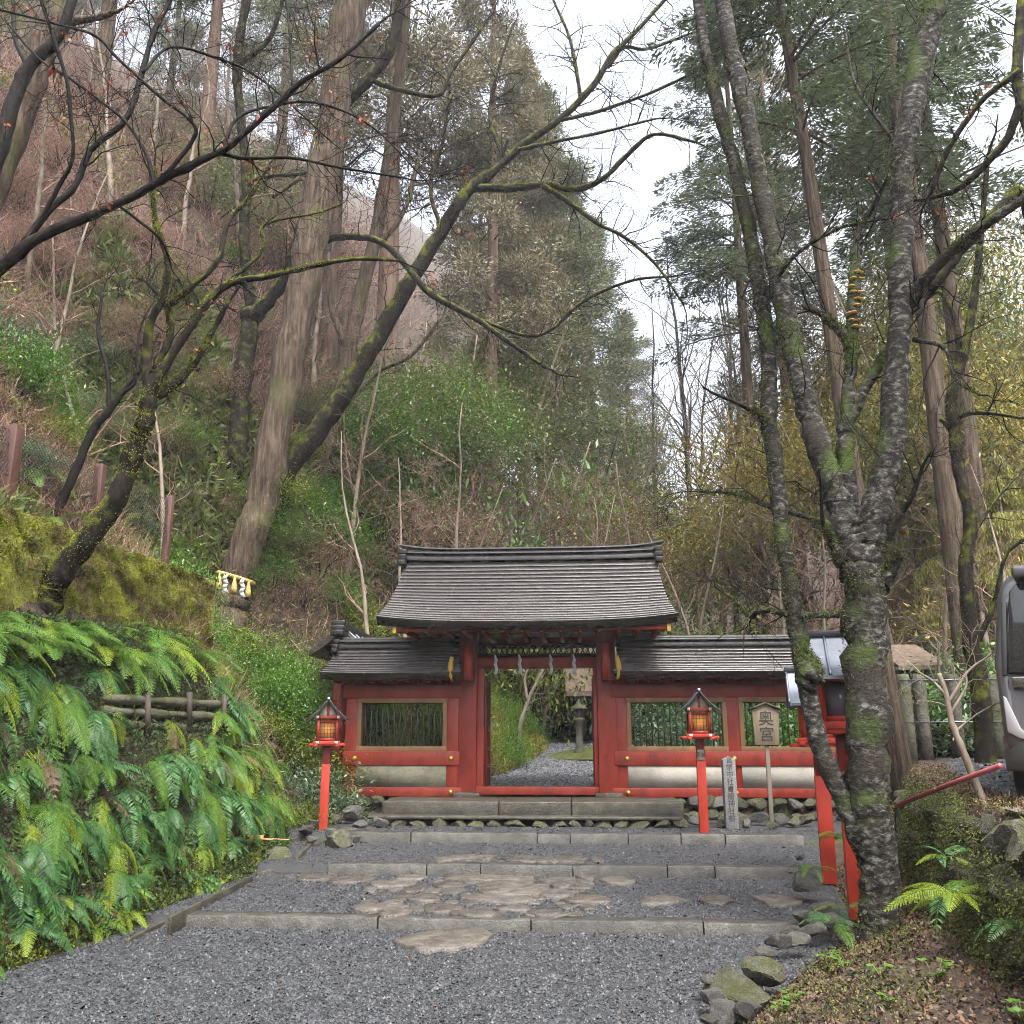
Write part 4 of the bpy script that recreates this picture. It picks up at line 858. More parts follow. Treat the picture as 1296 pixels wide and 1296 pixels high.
def vb(name, a, b, mat, par=VN, bev=.02): return MB().box((xc_ + a[0], a[1], VZ + a[2]), (xc_ + b[0], b[1], VZ + b[2])).build(name, mt[mat], par, bevel=bev)
def rearface(name, poly, y0, mat, par, dep=.03):   # polygon on the rear, given as (x, z)
    P = [(xc_ + x, y0 + .10 * max(0, (z - 1.0) / .9), VZ + z) for x, z in poly]; return MB().prism(P, (0, dep, 0)).build(name, mt[mat], par, bevel=.008)
rw = rearface('rear_window', [(-.74, 1.02), (.74, 1.02), (.66, 1.70), (.60, 1.76), (-.60, 1.76), (-.66, 1.70)], 7.965, 'glass', body, .06)
vb('spoiler', (-.62, 7.93, 1.79), (.62, 8.3, 1.90), 'van', body, .03)
gn = vb('garnish', (-.72, 7.945, .90), (.72, 8.02, .99), 'chrome', body, .012)
place('emblem', MB().lathe((0, 0, 0), [(.07, 0), (.066, .02), (.05, .022)], 18).data('emblem', mt['chrome']), body, (-.52, 7.945 - 10.2, .98), (R(90), 0, 0))
pl = rearface('license_plate', [(-.62, .68), (-.28, .68), (-.28, .85), (-.62, .85)], 7.955, 'white', body, .02)
place('plate_number', text_mesh('20-21', .11, mt['ink'], .001), pl, (-.45, 7.953 - 10.2, .745), (R(90), 0, 0))
place('plate_number', text_mesh('京都 300', .04, mt['ink'], .001), pl, (-.45, 7.953 - 10.2, .82), (R(90), 0, 0))
bp_ = MB(); bp_.grid(np.array([[(xc_ + x, 7.93 + .20 * abs(x / .85) ** 6 + dy, VZ + z) for x in np.linspace(-.85, .85, 21)] for z, dy in ((.24, .06), (.28, 0), (.46, -.02), (.52, .04))])); bp_.build('bumper', mt['van'], body, smooth=True)
for sx in (-1, 1):
    rearface('tail_light', [(sx * .80, .55), (sx * .72, .50), (sx * .60, .47), (sx * .70, .58), (sx * .775, .82), (sx * .80, .84)], 7.955, 'lens', body, .06)
    rearface('rear_lamp', [(sx * .79, 1.0), (sx * .745, 1.0), (sx * .69, 1.62), (sx * .73, 1.62)], 7.985, 'blackplastic', body, .06)
    for ya, yb_, za in ((8.35, 9.4, 1.68), (9.5, 10.5, 1.70), (10.6, 11.5, 1.66)):
        MB().prism([(xc_ + sx * .845, ya, VZ + 1.08), (xc_ + sx * .845, yb_, VZ + 1.08), (xc_ + sx * .765, yb_ - .05, VZ + za), (xc_ + sx * .765, ya + .05, VZ + za)], (sx * .012, 0, 0)).build('side_window', mt['glass'], body)
    for yw in (8.95, 11.9):
        ty = MB(); ty.lathe((0, 0, 0), [(.2, -.09), (.31, -.1), (.335, -.06), (.335, .06), (.31, .1), (.2, .09)], 28); v = ty.v[0]; ty.v[0] = np.stack([xc_ + sx * .74 + v[:, 2], yw + v[:, 0], VZ + .335 + v[:, 1]], -1)
        wh = ty.build('wheel', mt['blackplastic'], VN, smooth=True)
        rm = MB(); rm.lathe((0, 0, 0), [(.2, .04), (.16, .07), (.05, .09), (.01, .09)], 20); v = rm.v[0]; rm.v[0] = np.stack([xc_ + sx * .74 + sx * v[:, 2], yw + v[:, 0], VZ + .335 + v[:, 1]], -1); rm.build('rim', mt['chrome'], wh)

_a = R(-27); _c = at(1257, 850, 8.0)                # parked askew, tail towards the viewer
VN.rotation_euler = (0, 0, _a); VN.location = (_c[0] - (-.85 * math.cos(_a) + 2.2 * math.sin(_a)), 8.0 - (-.85 * math.sin(_a) - 2.2 * math.cos(_a)), VZ)
# ------------------------------------------------------------------ things beyond the gate
HT = thing('hut', 'small hut with brown thatched roof beyond the gate opening', 'hut', (gx(748, 27), 27.5, CZ(27)))
hx = gx(735, 27); MB().box((hx + .4, 26.6, CZ(27)), (hx + 4.4, 29.5, CZ(27) + 1.5)).build('wall', mt['darkwood'], HT)
q = MB(); V = []
for t in np.linspace(0, 1, 9): V.append([(hx - .4 + 5.4 * s, 25.9 + 2.1 * t, CZ(27) + 1.35 + 1.7 * t ** .85) for s in np.linspace(0, 1, 9)])
V = np.array(V); q.grid(V); W = V.copy(); W[:, :, 1] = 56 - W[:, :, 1]; q.grid(W[:, ::-1]); V2 = V.copy(); V2[..., 2] -= .14; q.grid(V2[:, ::-1]); q.grid(np.array([V2[0], V[0]])); q.grid(np.stack([V[:, 0], V2[:, 0]])); q.build('roof', mt['thatch'], HT)
for x in (hx, hx + 1.6): MB().box((x, 26, CZ(27)), (x + .1, 26.1, CZ(27) + 1.5)).build('post', mt['darkwood'], HT)
sx_, sy_ = gx(733, 22.5), 22.5
SLn = thing('stone_lantern', 'weathered stone lantern on mossy mound through the gate opening', 'lantern', (sx_, sy_, CZ(22.5)))
MB().lathe((sx_, sy_, CZ(22.5) + .05), [(.15, 0), (.14, .12), (.09, .16), (.08, .75), (.13, .8), (.14, .88)], 8).build('shaft', mt['mossrock'], SLn)
MB().lathe((sx_, sy_, CZ(22.5) + .93), [(.10, 0), (.10, .2)], 6).build('fire_box', mt['mossrock'], SLn)
MB().lathe((sx_, sy_, CZ(22.5) + 1.13), [(.21, 0), (.18, .05), (.06, .12), (.04, .2), (.01, .24)], 6).build('cap', mt['mossrock'], SLn)
md = MB(); th = np.linspace(0, 2 * math.pi, 25); V = np.array([[(sx_ + .9 + 1.9 * k * math.cos(a), 23.2 + 1.5 * k * math.sin(a), CZ(22.5) - .02 + .32 * (1 - k ** 2)) for a in th] for k in np.linspace(1, 0.01, 8)]); md.grid(V)
o = md.build('moss_mound', mt['moss_dark'], smooth=True); tag(o, 'low bright moss mound beyond the gate opening on right', 'moss mound')
# posts, rail wires and a low hut roof behind the parking ground
FN2 = thing('roadside_fence', 'old post and wire fence behind the raised parking ground', 'fence', (gx(1170, 15), 15, LOT))
zl = LOT + .3
for u in (1150, 1170, 1212, 1262):
    MB().lathe((gx(u, 15.3), 15.3, zl - .2), [(.11, 0), (.105, .7), (.11, 1.35), (.09, 1.45)], 9).build('post', mt['mossrock'], FN2)
for z in (.5, 1.15): MB().tube([(gx(1140, 15.2), 15.2, zl + z), (gx(1300, 15.2), 15.2, zl + z + .02)], .009, 5).build('wire', mt['tin_pale'], FN2)
SH = thing('low_shed', 'low shed roof seen behind fence posts right of the trunk', 'shed', (gx(1155, 19), 19, GF))
MB().box((gx(1132, 19), 18.7, GF), (gx(1185, 19), 20.5, gz(850, 19, 1155))).build('wall', mt['darkwood'], SH)
V = np.array([[(gx(1128, 19) + (gx(1190, 19) - gx(1128, 19)) * s, 18.2 + 1.6 * t, gz(846, 19, 1155) + .55 * t) for s in np.linspace(0, 1, 6)] for t in np.linspace(0, 1, 5)]); q = MB().grid(V); V2 = V.copy(); V2[..., 2] -= .08; q.grid(V2[:, ::-1]); q.grid(np.array([V2[0], V[0]])); q.build('roof', mt['thatch'], SH)

# ------------------------------------------------------------------ vegetation tools
def catmull(P, k=6):
    P = np.asarray(P, float); n = len(P); Q = np.vstack([2 * P[0] - P[1], P, 2 * P[-1] - P[-2]]); out = []
    for i in range(n - 1):
        p0, p1, p2, p3 = Q[i:i + 4]
        for t in np.arange(k) / k: out.append(.5 * (2 * p1 + (p2 - p0) * t + (2 * p0 - 5 * p1 + 4 * p2 - p3) * t * t + (3 * p1 - p0 - 3 * p2 + p3) * t ** 3))
    out.append(P[-1]); return np.array(out)
def grow(mb, p, d, L, r, lev, g, up=.0, wander=.22, kids=3, seg=5, spread=.8):
    pts = [np.array(p, float)]; d = unit(d)
    for i in range(seg):
        d = unit(d + g.normal(0, wander, 3) + (0, 0, up)); pts.append(pts[-1] + d * L / seg)
    pts = np.array(pts); rad = np.linspace(r, max(r * .35, .0018), seg + 1); mb.tube(pts, rad, 5 if r > .02 else 3, False)
    if lev > 0:
        for k in range(kids + g.randint(0, 2)):
            t = g.uniform(.25, 1); i = min(int(t * seg), seg - 1); q = pts[i] + (pts[i + 1] - pts[i]) * (t * seg - i); tg = unit(pts[i + 1] - pts[i])
            nd = unit(tg * g.uniform(.4, .9) + unit(np.cross(tg, g.normal(size=3))) * spread); grow(mb, q, nd, L * g.uniform(.4, .68), max(rad[i] * .55, .002), lev - 1, g, up, wander, kids, max(3, seg - 1), spread)
def traced_tree(name, label, bark, limbs, Y, twig=(0,), seed=1, twigmat=None, dead=0, wob=.012, group=None, tl=1.0, tlev=1, moss=0, thin=1.0):
    g = np.random.RandomState(seed); T = None; tw = MB(); polys = []
    for li, L in enumerate(limbs):
        Ya, Yb = (Y, Y) if not isinstance(L, tuple) else (Y + L[1], Y + L[2]); pts = L[0] if isinstance(L, tuple) else L
        n = len(pts); W = np.array([at(u, v, Ya + (Yb - Ya) * i / (n - 1)) for i, (u, v, w_) in enumerate(pts)])
        rad = np.array([thin * w_ / 2 * np.linalg.norm(W[i] - CAM) / 1169 for i, (_, _, w_) in enumerate(pts)])
        P = catmull(np.column_stack([W, rad]), 6); rr = P[:, 3]; P = P[:, :3]
        P = P + g.normal(0, 1, P.shape) * rr[:, None] * .07; rr = np.maximum(rr * (1 + g.normal(0, .05, len(rr))), .002)
        if T is None:
            T = thing(name, label, 'tree', tuple(P[0]), group); d0 = unit(P[1] - P[0]); gap = max(0, P[0][2] - Hs(P[0][0], P[0][1])) + .45; m_ = max(2, int(gap / .25)); ex = []; q_ = P[0].copy()
            for _ in range(m_): d0 = unit(d0 * .7 + np.array([0, 0, 1.]) * .3); q_ = q_ - d0 * gap / m_; ex.append(q_.copy())
            P = np.vstack([ex[::-1], P]); rr = np.r_[rr[0] * np.linspace(1.0 + .12 * gap, 1.02, m_), rr]
        kk = 14 if rr.max() > .1 else (9 if rr.max() > .03 else 6)
        b = MB(); b.tube(P, rr, kk)
        if rr.max() > .05 and bark != 'bark_cedar':                                  # knots and swellings
            v = b.v[0]; nz = fbm(v[:, 0] * 6 + v[:, 2] * 2, v[:, 2] * 5 + v[:, 1] * 6); c = np.repeat(P, kk, 0); b.v[0] = v + (v - c) * (nz * .4 - .04)[:, None]
        b.build('trunk' if li == 0 else 'branch', mt[bark], T, smooth=True); polys.append((P, rr))
        nt_ = twig[min(li, len(twig) - 1)]
        for _ in range(nt_):
            i = g.randint(int(len(P) * .25), len(P) - 1); tg = unit(P[i + 1] - P[i]); nd = unit(tg * g.uniform(.2, .8) + unit(np.cross(tg, g.normal(size=3))) * .9 + (0, 0, .15))
            grow(tw, P[i], nd, tl * g.uniform(.35, 1.1), min(rr[i] * .45, .014 * tl), tlev, g, .01, .2, 3)
        if nt_: grow(tw, P[-1], P[-1] - P[-2], tl * .8, rr[-1] * .8, tlev + 1, g, .01, .18, 3)
    if moss:
        mp, md = [], []
        for P_, r_ in polys:
            if r_.max() < .02: continue
            k_ = int(1.5 * moss * len(P_) * min(3, 25 * r_.max())); i_ = g.randint(0, len(P_) - 1, k_); f_ = g.rand(k_, 1); c_ = P_[i_] * (1 - f_) + P_[i_ + 1] * f_; o_ = unit(g.normal(size=(k_, 3)) + (-.25, -.35, .35)); s_ = c_ + o_ * r_[i_][:, None] * .98
            ok = fbm(s_[:, 0] * 3.3 + s_[:, 1], s_[:, 2] * 2.6) + .16 * o_[:, 2] > .03
            mp.append(s_[ok]); md.append(o_[ok])
        mp, md = np.concatenate(mp), np.concatenate(md); ml = MB(); ml.leaves(mp, unit(md + g.normal(0, .5, mp.shape)), g.normal(size=mp.shape), g.uniform(.012, .032, len(mp)), g.uniform(.006, .014, len(mp))); tag(ml.build('moss', mt['moss_dark' if moss < 60 else 'moss'], T), kind='stuff')
    if tw.n: tag(tw.build('twigs', mt[twigmat or bark], T), kind='stuff')
    if dead and tw.n:
        V = np.concatenate(tw.v); ii = g.randint(0, len(V), dead); P = V[ii]; dl_ = MB()
        P = np.repeat(P[: max(1, dead // 4)], 4, 0) + g.normal(0, .03, (max(1, dead // 4) * 4, 3))
        dl_.leaves(P, unit(g.normal(0, .5, P.shape) + (0, 0, -.8)), g.normal(size=P.shape), g.uniform(.03, .06, len(P)), g.uniform(.02, .035, len(P))); tag(dl_.build('dead_leaves', mt['orange'], T), kind='stuff')
    return T, polys

def conifer_meshes(seed, Hh, R0, cs, nb, per, lL, lW, style, mat, bark, r0):
    g = np.random.RandomState(seed); tr = MB(); z = np.linspace(-.6, Hh, 14); off = np.cumsum(g.normal(0, .03, (14, 2)), 0)
    tp = np.column_stack([off, z]); tr.tube(tp, r0 * (1 - .93 * np.clip(z / Hh, 0, 1)) + .02 + .25 * r0 * np.exp(-np.maximum(z, 0) * 1.6), 12)
    br = MB(); lf = MB()
    P, D, N_ = [], [], []
    for i in range(nb):
        fr = g.rand() ** .9; h = Hh * (cs + (1 - cs) * fr) * .985; az = g.rand() * 6.283; L = R0 * (1 - fr) ** .65 * g.uniform(.55, 1.05) + .35
        c = np.array([np.interp(h, z, tp[:, 0]), np.interp(h, z, tp[:, 1]), h]); d = np.array([math.cos(az), math.sin(az), 0]); sd = np.array([-d[1], d[0], 0])
        if style == 'cedar': curve = lambda t: c + d * (L * t)[:, None] + np.outer(L * (.18 * t * t - .12 * t), (0, 0, 1))
        elif style == 'droop': curve = lambda t: c + d * (L * t)[:, None] + np.outer(L * (.25 * t - .55 * t * t), (0, 0, 1))
        else: curve = lambda t: c + d * (L * t)[:, None] + np.outer(L * (.08 * t - .22 * t * t), (0, 0, 1))
        br.tube(curve(np.linspace(0, .92, 5)), np.linspace(.012 + .010 * L, .006, 5), 4, False)
        m = int(per * (.35 + .65 * L / R0))
        if style == 'cedar':
            nc = max(2, int(L * 1.5)); tc_ = g.uniform(.45, 1.0, nc); cc = curve(tc_) + sd * g.normal(0, .16 * L, nc)[:, None] + np.outer(g.normal(0, .12, nc), (0, 0, 1)); k = g.randint(0, nc, m); rr_ = .17 + .10 * L
            o = g.normal(0, 1, (m, 3)) * (rr_, rr_, rr_ * .75) * .62; p = cc[k] + o; dd = unit(o + (0, 0, .28 * rr_) + g.normal(0, .3, (m, 3)) * rr_)
            nn_ = g.normal(size=(m, 3))
        else:
            t = g.uniform(.12, 1, m) ** .8; wd = L * .34 * np.sin(np.pi * np.clip(t * .8 + .12, 0, 1)); s = g.uniform(-1, 1, m); p = curve(t) + sd * (s * wd)[:, None]
            if style == 'droop': p[:, 2] -= np.abs(g.normal(0, .30, m)); dd = unit(g.normal(0, .25, (m, 3)) + d * .2 + (0, 0, -1)); nn_ = g.normal(size=(m, 3))
            else: p[:, 2] -= np.abs(s) * wd * .25 + g.normal(0, .03, m); dd = unit(sd * np.sign(s)[:, None] * .8 + d * .8 + g.normal(0, .25, (m, 3)) + (0, 0, -.15)); nn_ = np.array([0, 0, 1.]) + g.normal(0, .35, (m, 3))
        P.append(p); D.append(dd); N_.append(nn_)
    P, D, N_ = map(np.concatenate, (P, D, N_)); n = len(P); lf.leaves(P, D, N_, g.uniform(.6, 1.3, n) * lL, g.uniform(.7, 1.3, n) * lW)
    return tr.data('trunk', mt[bark], True), br.data('branches', mt[bark]), lf.data('crown', mt[mat])
CON = {
    'cedar1': (conifer_meshes(1, 30, 3.6, .30, 120, 700, .20, .05, 'cedar', 'conifer', 'bark_cedar_red', .38), 30),
    'cedar2': (conifer_meshes(2, 30, 3.2, .38, 100, 700, .20, .05, 'cedar', 'conifer_brown', 'bark_cedar_red', .36), 30),
    'cedar3': (conifer_meshes(3, 28, 3.4, .25, 105, 660, .21, .052, 'cedar', 'conifer', 'bark_cedar', .34), 28),
    'fir1': (conifer_meshes(4, 26, 3.4, .46, 85, 480, .19, .045, 'fir', 'fir', 'bark_cedar', .22), 26),
    'fir2': (conifer_meshes(5, 26, 3.2, .48, 80, 480, .20, .05, 'fir', 'fir', 'bark_cedar', .25), 26),
    'gold': (conifer_meshes(6, 16, 3.2, .12, 110, 330, .30, .05, 'droop', 'leaf_yellow', 'bark_pale', .16), 16)}
def bare_meshes(seed, Hh, lev, kids, bark, r0, spread=.75, up=.06):
    g = np.random.RandomState(seed); tr = MB(); tw = MB(); n = 10; p = np.zeros(3); d = np.array([g.normal(0, .06), g.normal(0, .06), 1.]); pts = [p - (0, 0, .4)]
    for i in range(n): d = unit(d + g.normal(0, .08, 3) + (0, 0, .06)); p = p + d * Hh / n; pts.append(p)
    pts = np.array(pts); rad = np.linspace(r0, r0 * .15, n + 1); tr.tube(pts, rad, 9)
    for k in range(int(Hh * 2.2)):
        t = g.uniform(.22, 1) * n; i = min(int(t), n - 1); q = pts[i] + (pts[i + 1] - pts[i]) * (t - i); az = g.rand() * 6.28
        grow(tw, q, (math.cos(az) * spread, math.sin(az) * spread, .55), Hh * g.uniform(.14, .34) * (1.15 - .6 * t / n), rad[i] * .4, lev, g, up, .2, kids)
    return tr.data('trunk', mt[bark], True), tw.data('twigs', mt['twig_red' if 'red' in bark or seed % 2 else 'twig_grey'])
BARE = {'bare1': (bare_meshes(11, 7, 2, 3, 'bark_pale', .08), 7), 'bare2': (bare_meshes(12, 10, 2, 3, 'bark_dark', .10), 10), 'bare3': (bare_meshes(13, 5, 2, 4, 'bark_pale', .05), 5), 'bare5': (bare_meshes(15, 6, 3, 3, 'bark_pale', .06), 6), 'bare4': (bare_meshes(14, 16, 2, 2, 'bark_dark', .14, .5, .1), 16)}
def bush_meshes(seed, rx, rz, n, lL, lW, mat, stems=7, nclump=40):
    g = np.random.RandomState(seed); st = MB(); lf = MB(); cl = unit(g.normal(size=(nclump, 3))) * g.uniform(.45, 1.0, (nclump, 1)); cl[:, 2] = np.abs(cl[:, 2]) * .9 + .15; cl = cl * (rx, rx, rz)
    for c in cl[: stems * 2]:
        m = c * .5 * (1, 1, .8); st.tube([(c[0] * .08, c[1] * .08, -.2), m * (.6, .6, 1), c], [.022, .014, .005], 4, False)
    k = g.randint(0, nclump, n); o = g.normal(size=(n, 3)) * (rx * .22, rx * .22, rz * .13); P = cl[k] + o; D = unit(o * (1, 1, .3) + g.normal(0, .25, (n, 3)) + (0, 0, .02)); N_ = unit(np.array([0, 0, 1.]) + g.normal(0, .45, (n, 3)) + (0, 0, .3))
    lf.leaves(P, D, N_, g.uniform(.7, 1.3, n) * lL, g.uniform(.7, 1.3, n) * lW); return st.data('stems', mt['bark_dark']), lf.data('foliage', mt[mat])
BUSH = {'green': bush_meshes(21, 1, 1.1, 3600, .085, .036, 'leaf_green', nclump=55), 'green2': bush_meshes(22, 1, 1.3, 3600, .08, .034, 'leaf_green', nclump=60), 'blue': bush_meshes(23, 1, .9, 3800, .10, .034, 'leaf_blue', nclump=50), 'dark': bush_meshes(24, 1, 1.2, 3600, .09, .04, 'leaf_dark', nclump=50), 'yellow': bush_meshes(25, 1, 1.0, 3600, .07, .03, 'cover', nclump=50), 'olive': bush_meshes(26, 1, 1.1, 9000, .052, .022, 'leaf_olive', nclump=80), 'rust': bush_meshes(27, 1, 1.1, 8000, .05, .012, 'leaf_rust', nclump=90), 'golden': bush_meshes(28, 1, 1.1, 9000, .055, .02, 'leaf_gold', nclump=80), 'leafy': bush_meshes(29, 1, 1.1, 9000, .048, .022, 'leaf_green', nclump=80)}
rt = random.Random(9)
ORD = ['leftmost', 'second', 'third', 'fourth', 'fifth', 'sixth', 'seventh', 'eighth', 'ninth', 'tenth', 'eleventh', 'twelfth', 'thirteenth', 'fourteenth', 'fifteenth', 'sixteenth', 'seventeenth', 'eighteenth', 'nineteenth', 'twentieth']
def numbered(specs, text):             # (spec, label) in order from the left
    return [(a, text % ('leftmost' if i == 0 else ('rightmost' if i == len(specs) - 1 else ORD[i] + ' from left'))) for i, a in enumerate(sorted(specs, key=lambda a: a[0]))]
def setup(name, meshes, names, label, cat, x, y, sc, group, z=None, lean=(0, 0)):
    T = thing(name, label, cat, (x, y, Hs(x, y) - .05 if z is None else z), group); T.scale = sc if not np.isscalar(sc) else (sc, sc, sc); T.rotation_euler = (lean[0], lean[1], rt.uniform(0, 6.28))
    for me, n in zip(meshes, names): tag(place(n, me, T), kind=None if n == 'trunk' else 'stuff')
    return T
def conifer(kind, u, Y, Hh, label, group, lean=(0, 0), wide=1.0, v=800, tilt=0):
    me, h0 = CON[kind]; s = Hh / h0; o = setup('cedar_tree' if 'cedar' in kind else ('fir_tree' if 'fir' in kind else 'conifer_tree'), me, ('trunk', 'branches', 'crown'), label, 'tree', gx(u, Y, v), Y, (s * wide, s * wide, s), group, lean=lean)
    if tilt: o.rotation_euler = (0, tilt, 0)
def bare(kind, u, Y, Hh, label, group, v=800):
    me, h0 = BARE[kind]; s = Hh / h0; setup('bare_tree', me, ('trunk', 'twigs'), label, 'tree', gx(u, Y, v), Y, s, group, lean=(rt.uniform(-.08, .08), rt.uniform(-.08, .08)))
def bush(kind, u, Y, sx, sz, label, group, v=800, z=None):
    setup('shrub', BUSH[kind], ('stems', 'foliage'), label, 'shrub', gx(u, Y, v), Y, (sx, sx, sz), group, z)

# ------------------------------------------------------------------ the forest behind
gF = 'forest trees behind the gate'
conifer('cedar1', 695, 37, 29, 'tallest dense cedar rising behind the gate roof against the sky', gF, wide=1.25)
conifer('cedar2', 600, 43, 27, 'rusty tinted cedar just left of the tallest cedar behind gate', gF, wide=1.2)
conifer('cedar2', 480, 28, 35, 'high cedar left of centre whose top leaves the picture', gF, wide=1.0)
conifer('cedar3', 755, 50, 28, 'cedar right of the tallest one, beside the open sky', gF, wide=1.3)
conifer('cedar1', 800, 66, 27, 'hazy farther cedar at left edge of the sky gap', gF, wide=1.4)
for (u, Y, h), lab in numbered([(845, 90, 13), (890, 100, 12), (930, 85, 12), (985, 75, 16), (730, 75, 22)], 'small hazy cedar far up the valley, %s of those'):
    conifer(rt.choice(['cedar1', 'cedar2', 'cedar3']), u, Y, h, lab, 'far valley cedars', wide=1.4)
for (u, Y, h, k), lab in numbered([(420, 30, 26, 'cedar2'), (240, 27, 22, 'cedar1'), (90, 24, 22, 'cedar3'), (340, 40, 26, 'cedar3')], 'dark cedar high on the brown left hillside, %s'):
    conifer(k, u, Y, h, lab, 'cedars on the left hillside', v=400)
gR = 'dark firs above the right side'
conifer('fir1', 1138, 14.6, 24, 'fir with straight trunk right behind the lichen tree', gR, lean=(0, 0), v=945, wide=.8, tilt=-.055)
conifer('fir2', 1255, 21, 27, 'dark fir at the right edge above the yellow slope', gR)
conifer('fir1', 968, 31, 30, 'dark fir left of the slanting lichen limb', gR)
conifer('fir2', 1215, 17.5, 27, 'dark fir above the slender crooked tree', gR, wide=.9)
conifer('fir1', 1180, 29, 32, 'dark fir right of the tallest lichen limb', gR)
for (u, Y, h), lab in numbered([(1215, 24, 8), (1285, 20, 6.5), (1250, 31, 12), (1170, 36, 11)], 'yellow green drooping conifer on the right slope, %s'):
    conifer('gold', u, Y, h, lab, 'yellow conifers on the right slope')
for (u, Y), lab in numbered([(622, 30), (663, 36), (692, 42), (1022, 36)], 'straight reddish cedar trunk behind the gate roofs, %s'):
    conifer('cedar2', u, Y, 30, lab, 'straight trunks behind the gate', wide=.9)
gB = 'bare trees around the gate'
for (u, Y, h, k), lab in numbered([(560, 19.5, 6.5, 'bare5'), (600, 29, 9, 'bare5'), (640, 30, 9, 'bare5'), (520, 19, 5.5, 'bare5'), (475, 18.5, 6, 'bare3'), (690, 31, 10, 'bare5'), (735, 32, 9, 'bare5'), (780, 22, 6.5, 'bare5'), (820, 26, 8, 'bare5'), (860, 24, 6.5, 'bare3'), (905, 21, 6, 'bare1'), (760, 34, 11, 'bare2'), (830, 38, 12, 'bare1'), (580, 28, 10, 'bare5'), (500, 24, 9, 'bare5'), (660, 33, 9, 'bare3'), (715, 29, 8, 'bare3'), (985, 22, 7, 'bare5'), (1020, 20, 5.5, 'bare5')], 'leafless reddish tree rising behind the gate roofs, %s'):
    bare(k, u, Y, h, lab, gB)
for (u, Y, h), lab in numbered([(885, 46, 25), (912, 52, 27), (935, 48, 24), (868, 60, 24), (955, 44, 22), (835, 55, 22)], 'tall thin leafless tree in the sky gap, %s'):
    bare('bare4', u, Y, h, lab, 'thin bare trees in the sky gap')
for (u, Y, h, k), lab in numbered([(60, 14, 5, 'bare3'), (150, 16, 6, 'bare1'), (240, 15.5, 6, 'bare3'), (120, 19, 7, 'bare1'), (220, 21, 7, 'bare3'), (300, 23, 8, 'bare1'), (400, 22, 8, 'bare1'), (450, 20, 7, 'bare3'), (20, 17, 6, 'bare1'), (350, 27, 9, 'bare1'), (170, 26, 8, 'bare3'), (80, 25, 8, 'bare1'), (270, 30, 9, 'bare3')], 'thin leafless sapling on the brown left hillside, %s'):
    bare(k, u, Y, h, lab, 'saplings on the left hillside', v=450)
for (u, Y, h, k), lab in numbered([(1180, 18, 6, 'bare3'), (1260, 19, 7, 'bare1'), (1130, 24, 7, 'bare1'), (1220, 25, 8, 'bare3'), (1060, 22, 6, 'bare3'), (1290, 15, 5, 'bare3')], 'thin leafless tree beyond the parking ground, %s'):
    bare(k, u, Y, h, lab, 'bare trees beyond the parking ground')
gS = 'evergreen shrubs behind the gate and wall'
for (u, Y, sx, sz, k), lab in numbered([(880, 20, 1.6, 1.5, 'blue'), (930, 22, 2.0, 2.2, 'green'), (905, 25, 2.0, 3.4, 'yellow'), (960, 27, 2.0, 3.6, 'yellow'), (1035, 24, 1.6, 3.0, 'yellow'), (980, 20, 1.5, 1.4, 'green2'), (860, 24, 1.6, 2.0, 'dark'), (1010, 24, 1.7, 2.0, 'dark'), (830, 28, 2.2, 3.0, 'green2')], 'leafy shrub rising behind the right wall roof, %s'):
    bush(k, u, Y, sx, sz, lab, gS)
for (u, Y, sx, sz, k), lab in numbered([(1160, 18.5, 1.4, 1.6, 'blue'), (1190, 20, 1.7, 2.2, 'blue'), (1225, 18, 1.6, 1.5, 'blue'), (1255, 17, 1.4, 1.5, 'green2'), (1285, 16.5, 1.4, 1.6, 'blue'), (1205, 17, 1.1, 1.0, 'dark'), (1160, 22, 2, 2.4, 'blue')], 'evergreen shrub behind fence of the parking ground, %s'):
    bush(k, u, Y, sx, sz, lab, 'bluish shrubs right of the trunk')
for (u, Y, sx, sz, k), lab in numbered([(560, 27, 2.6, 5.0, 'green2'), (620, 29, 2.6, 6.0, 'blue'), (690, 29, 2.4, 5.5, 'yellow'), (530, 25, 2.2, 2.4, 'dark'), (480, 24, 2, 2.4, 'green'), (655, 26, 2.0, 4.0, 'yellow'), (750, 36, 3, 4, 'dark'), (790, 40, 3, 4.5, 'green2'), (780, 29, 2.4, 5, 'yellow'), (460, 30, 2.5, 3, 'green2'), (735, 31, 2.8, 6.5, 'green2'), (600, 24.5, 2, 3.5, 'yellow'), (560, 36, 3.5, 6, 'blue')], 'evergreen growth on the forested slope behind gate, %s'):
    bush(k, u, Y, sx, sz, lab, 'evergreens on the slope behind the gate')
gL = 'shrubs on the left bank'
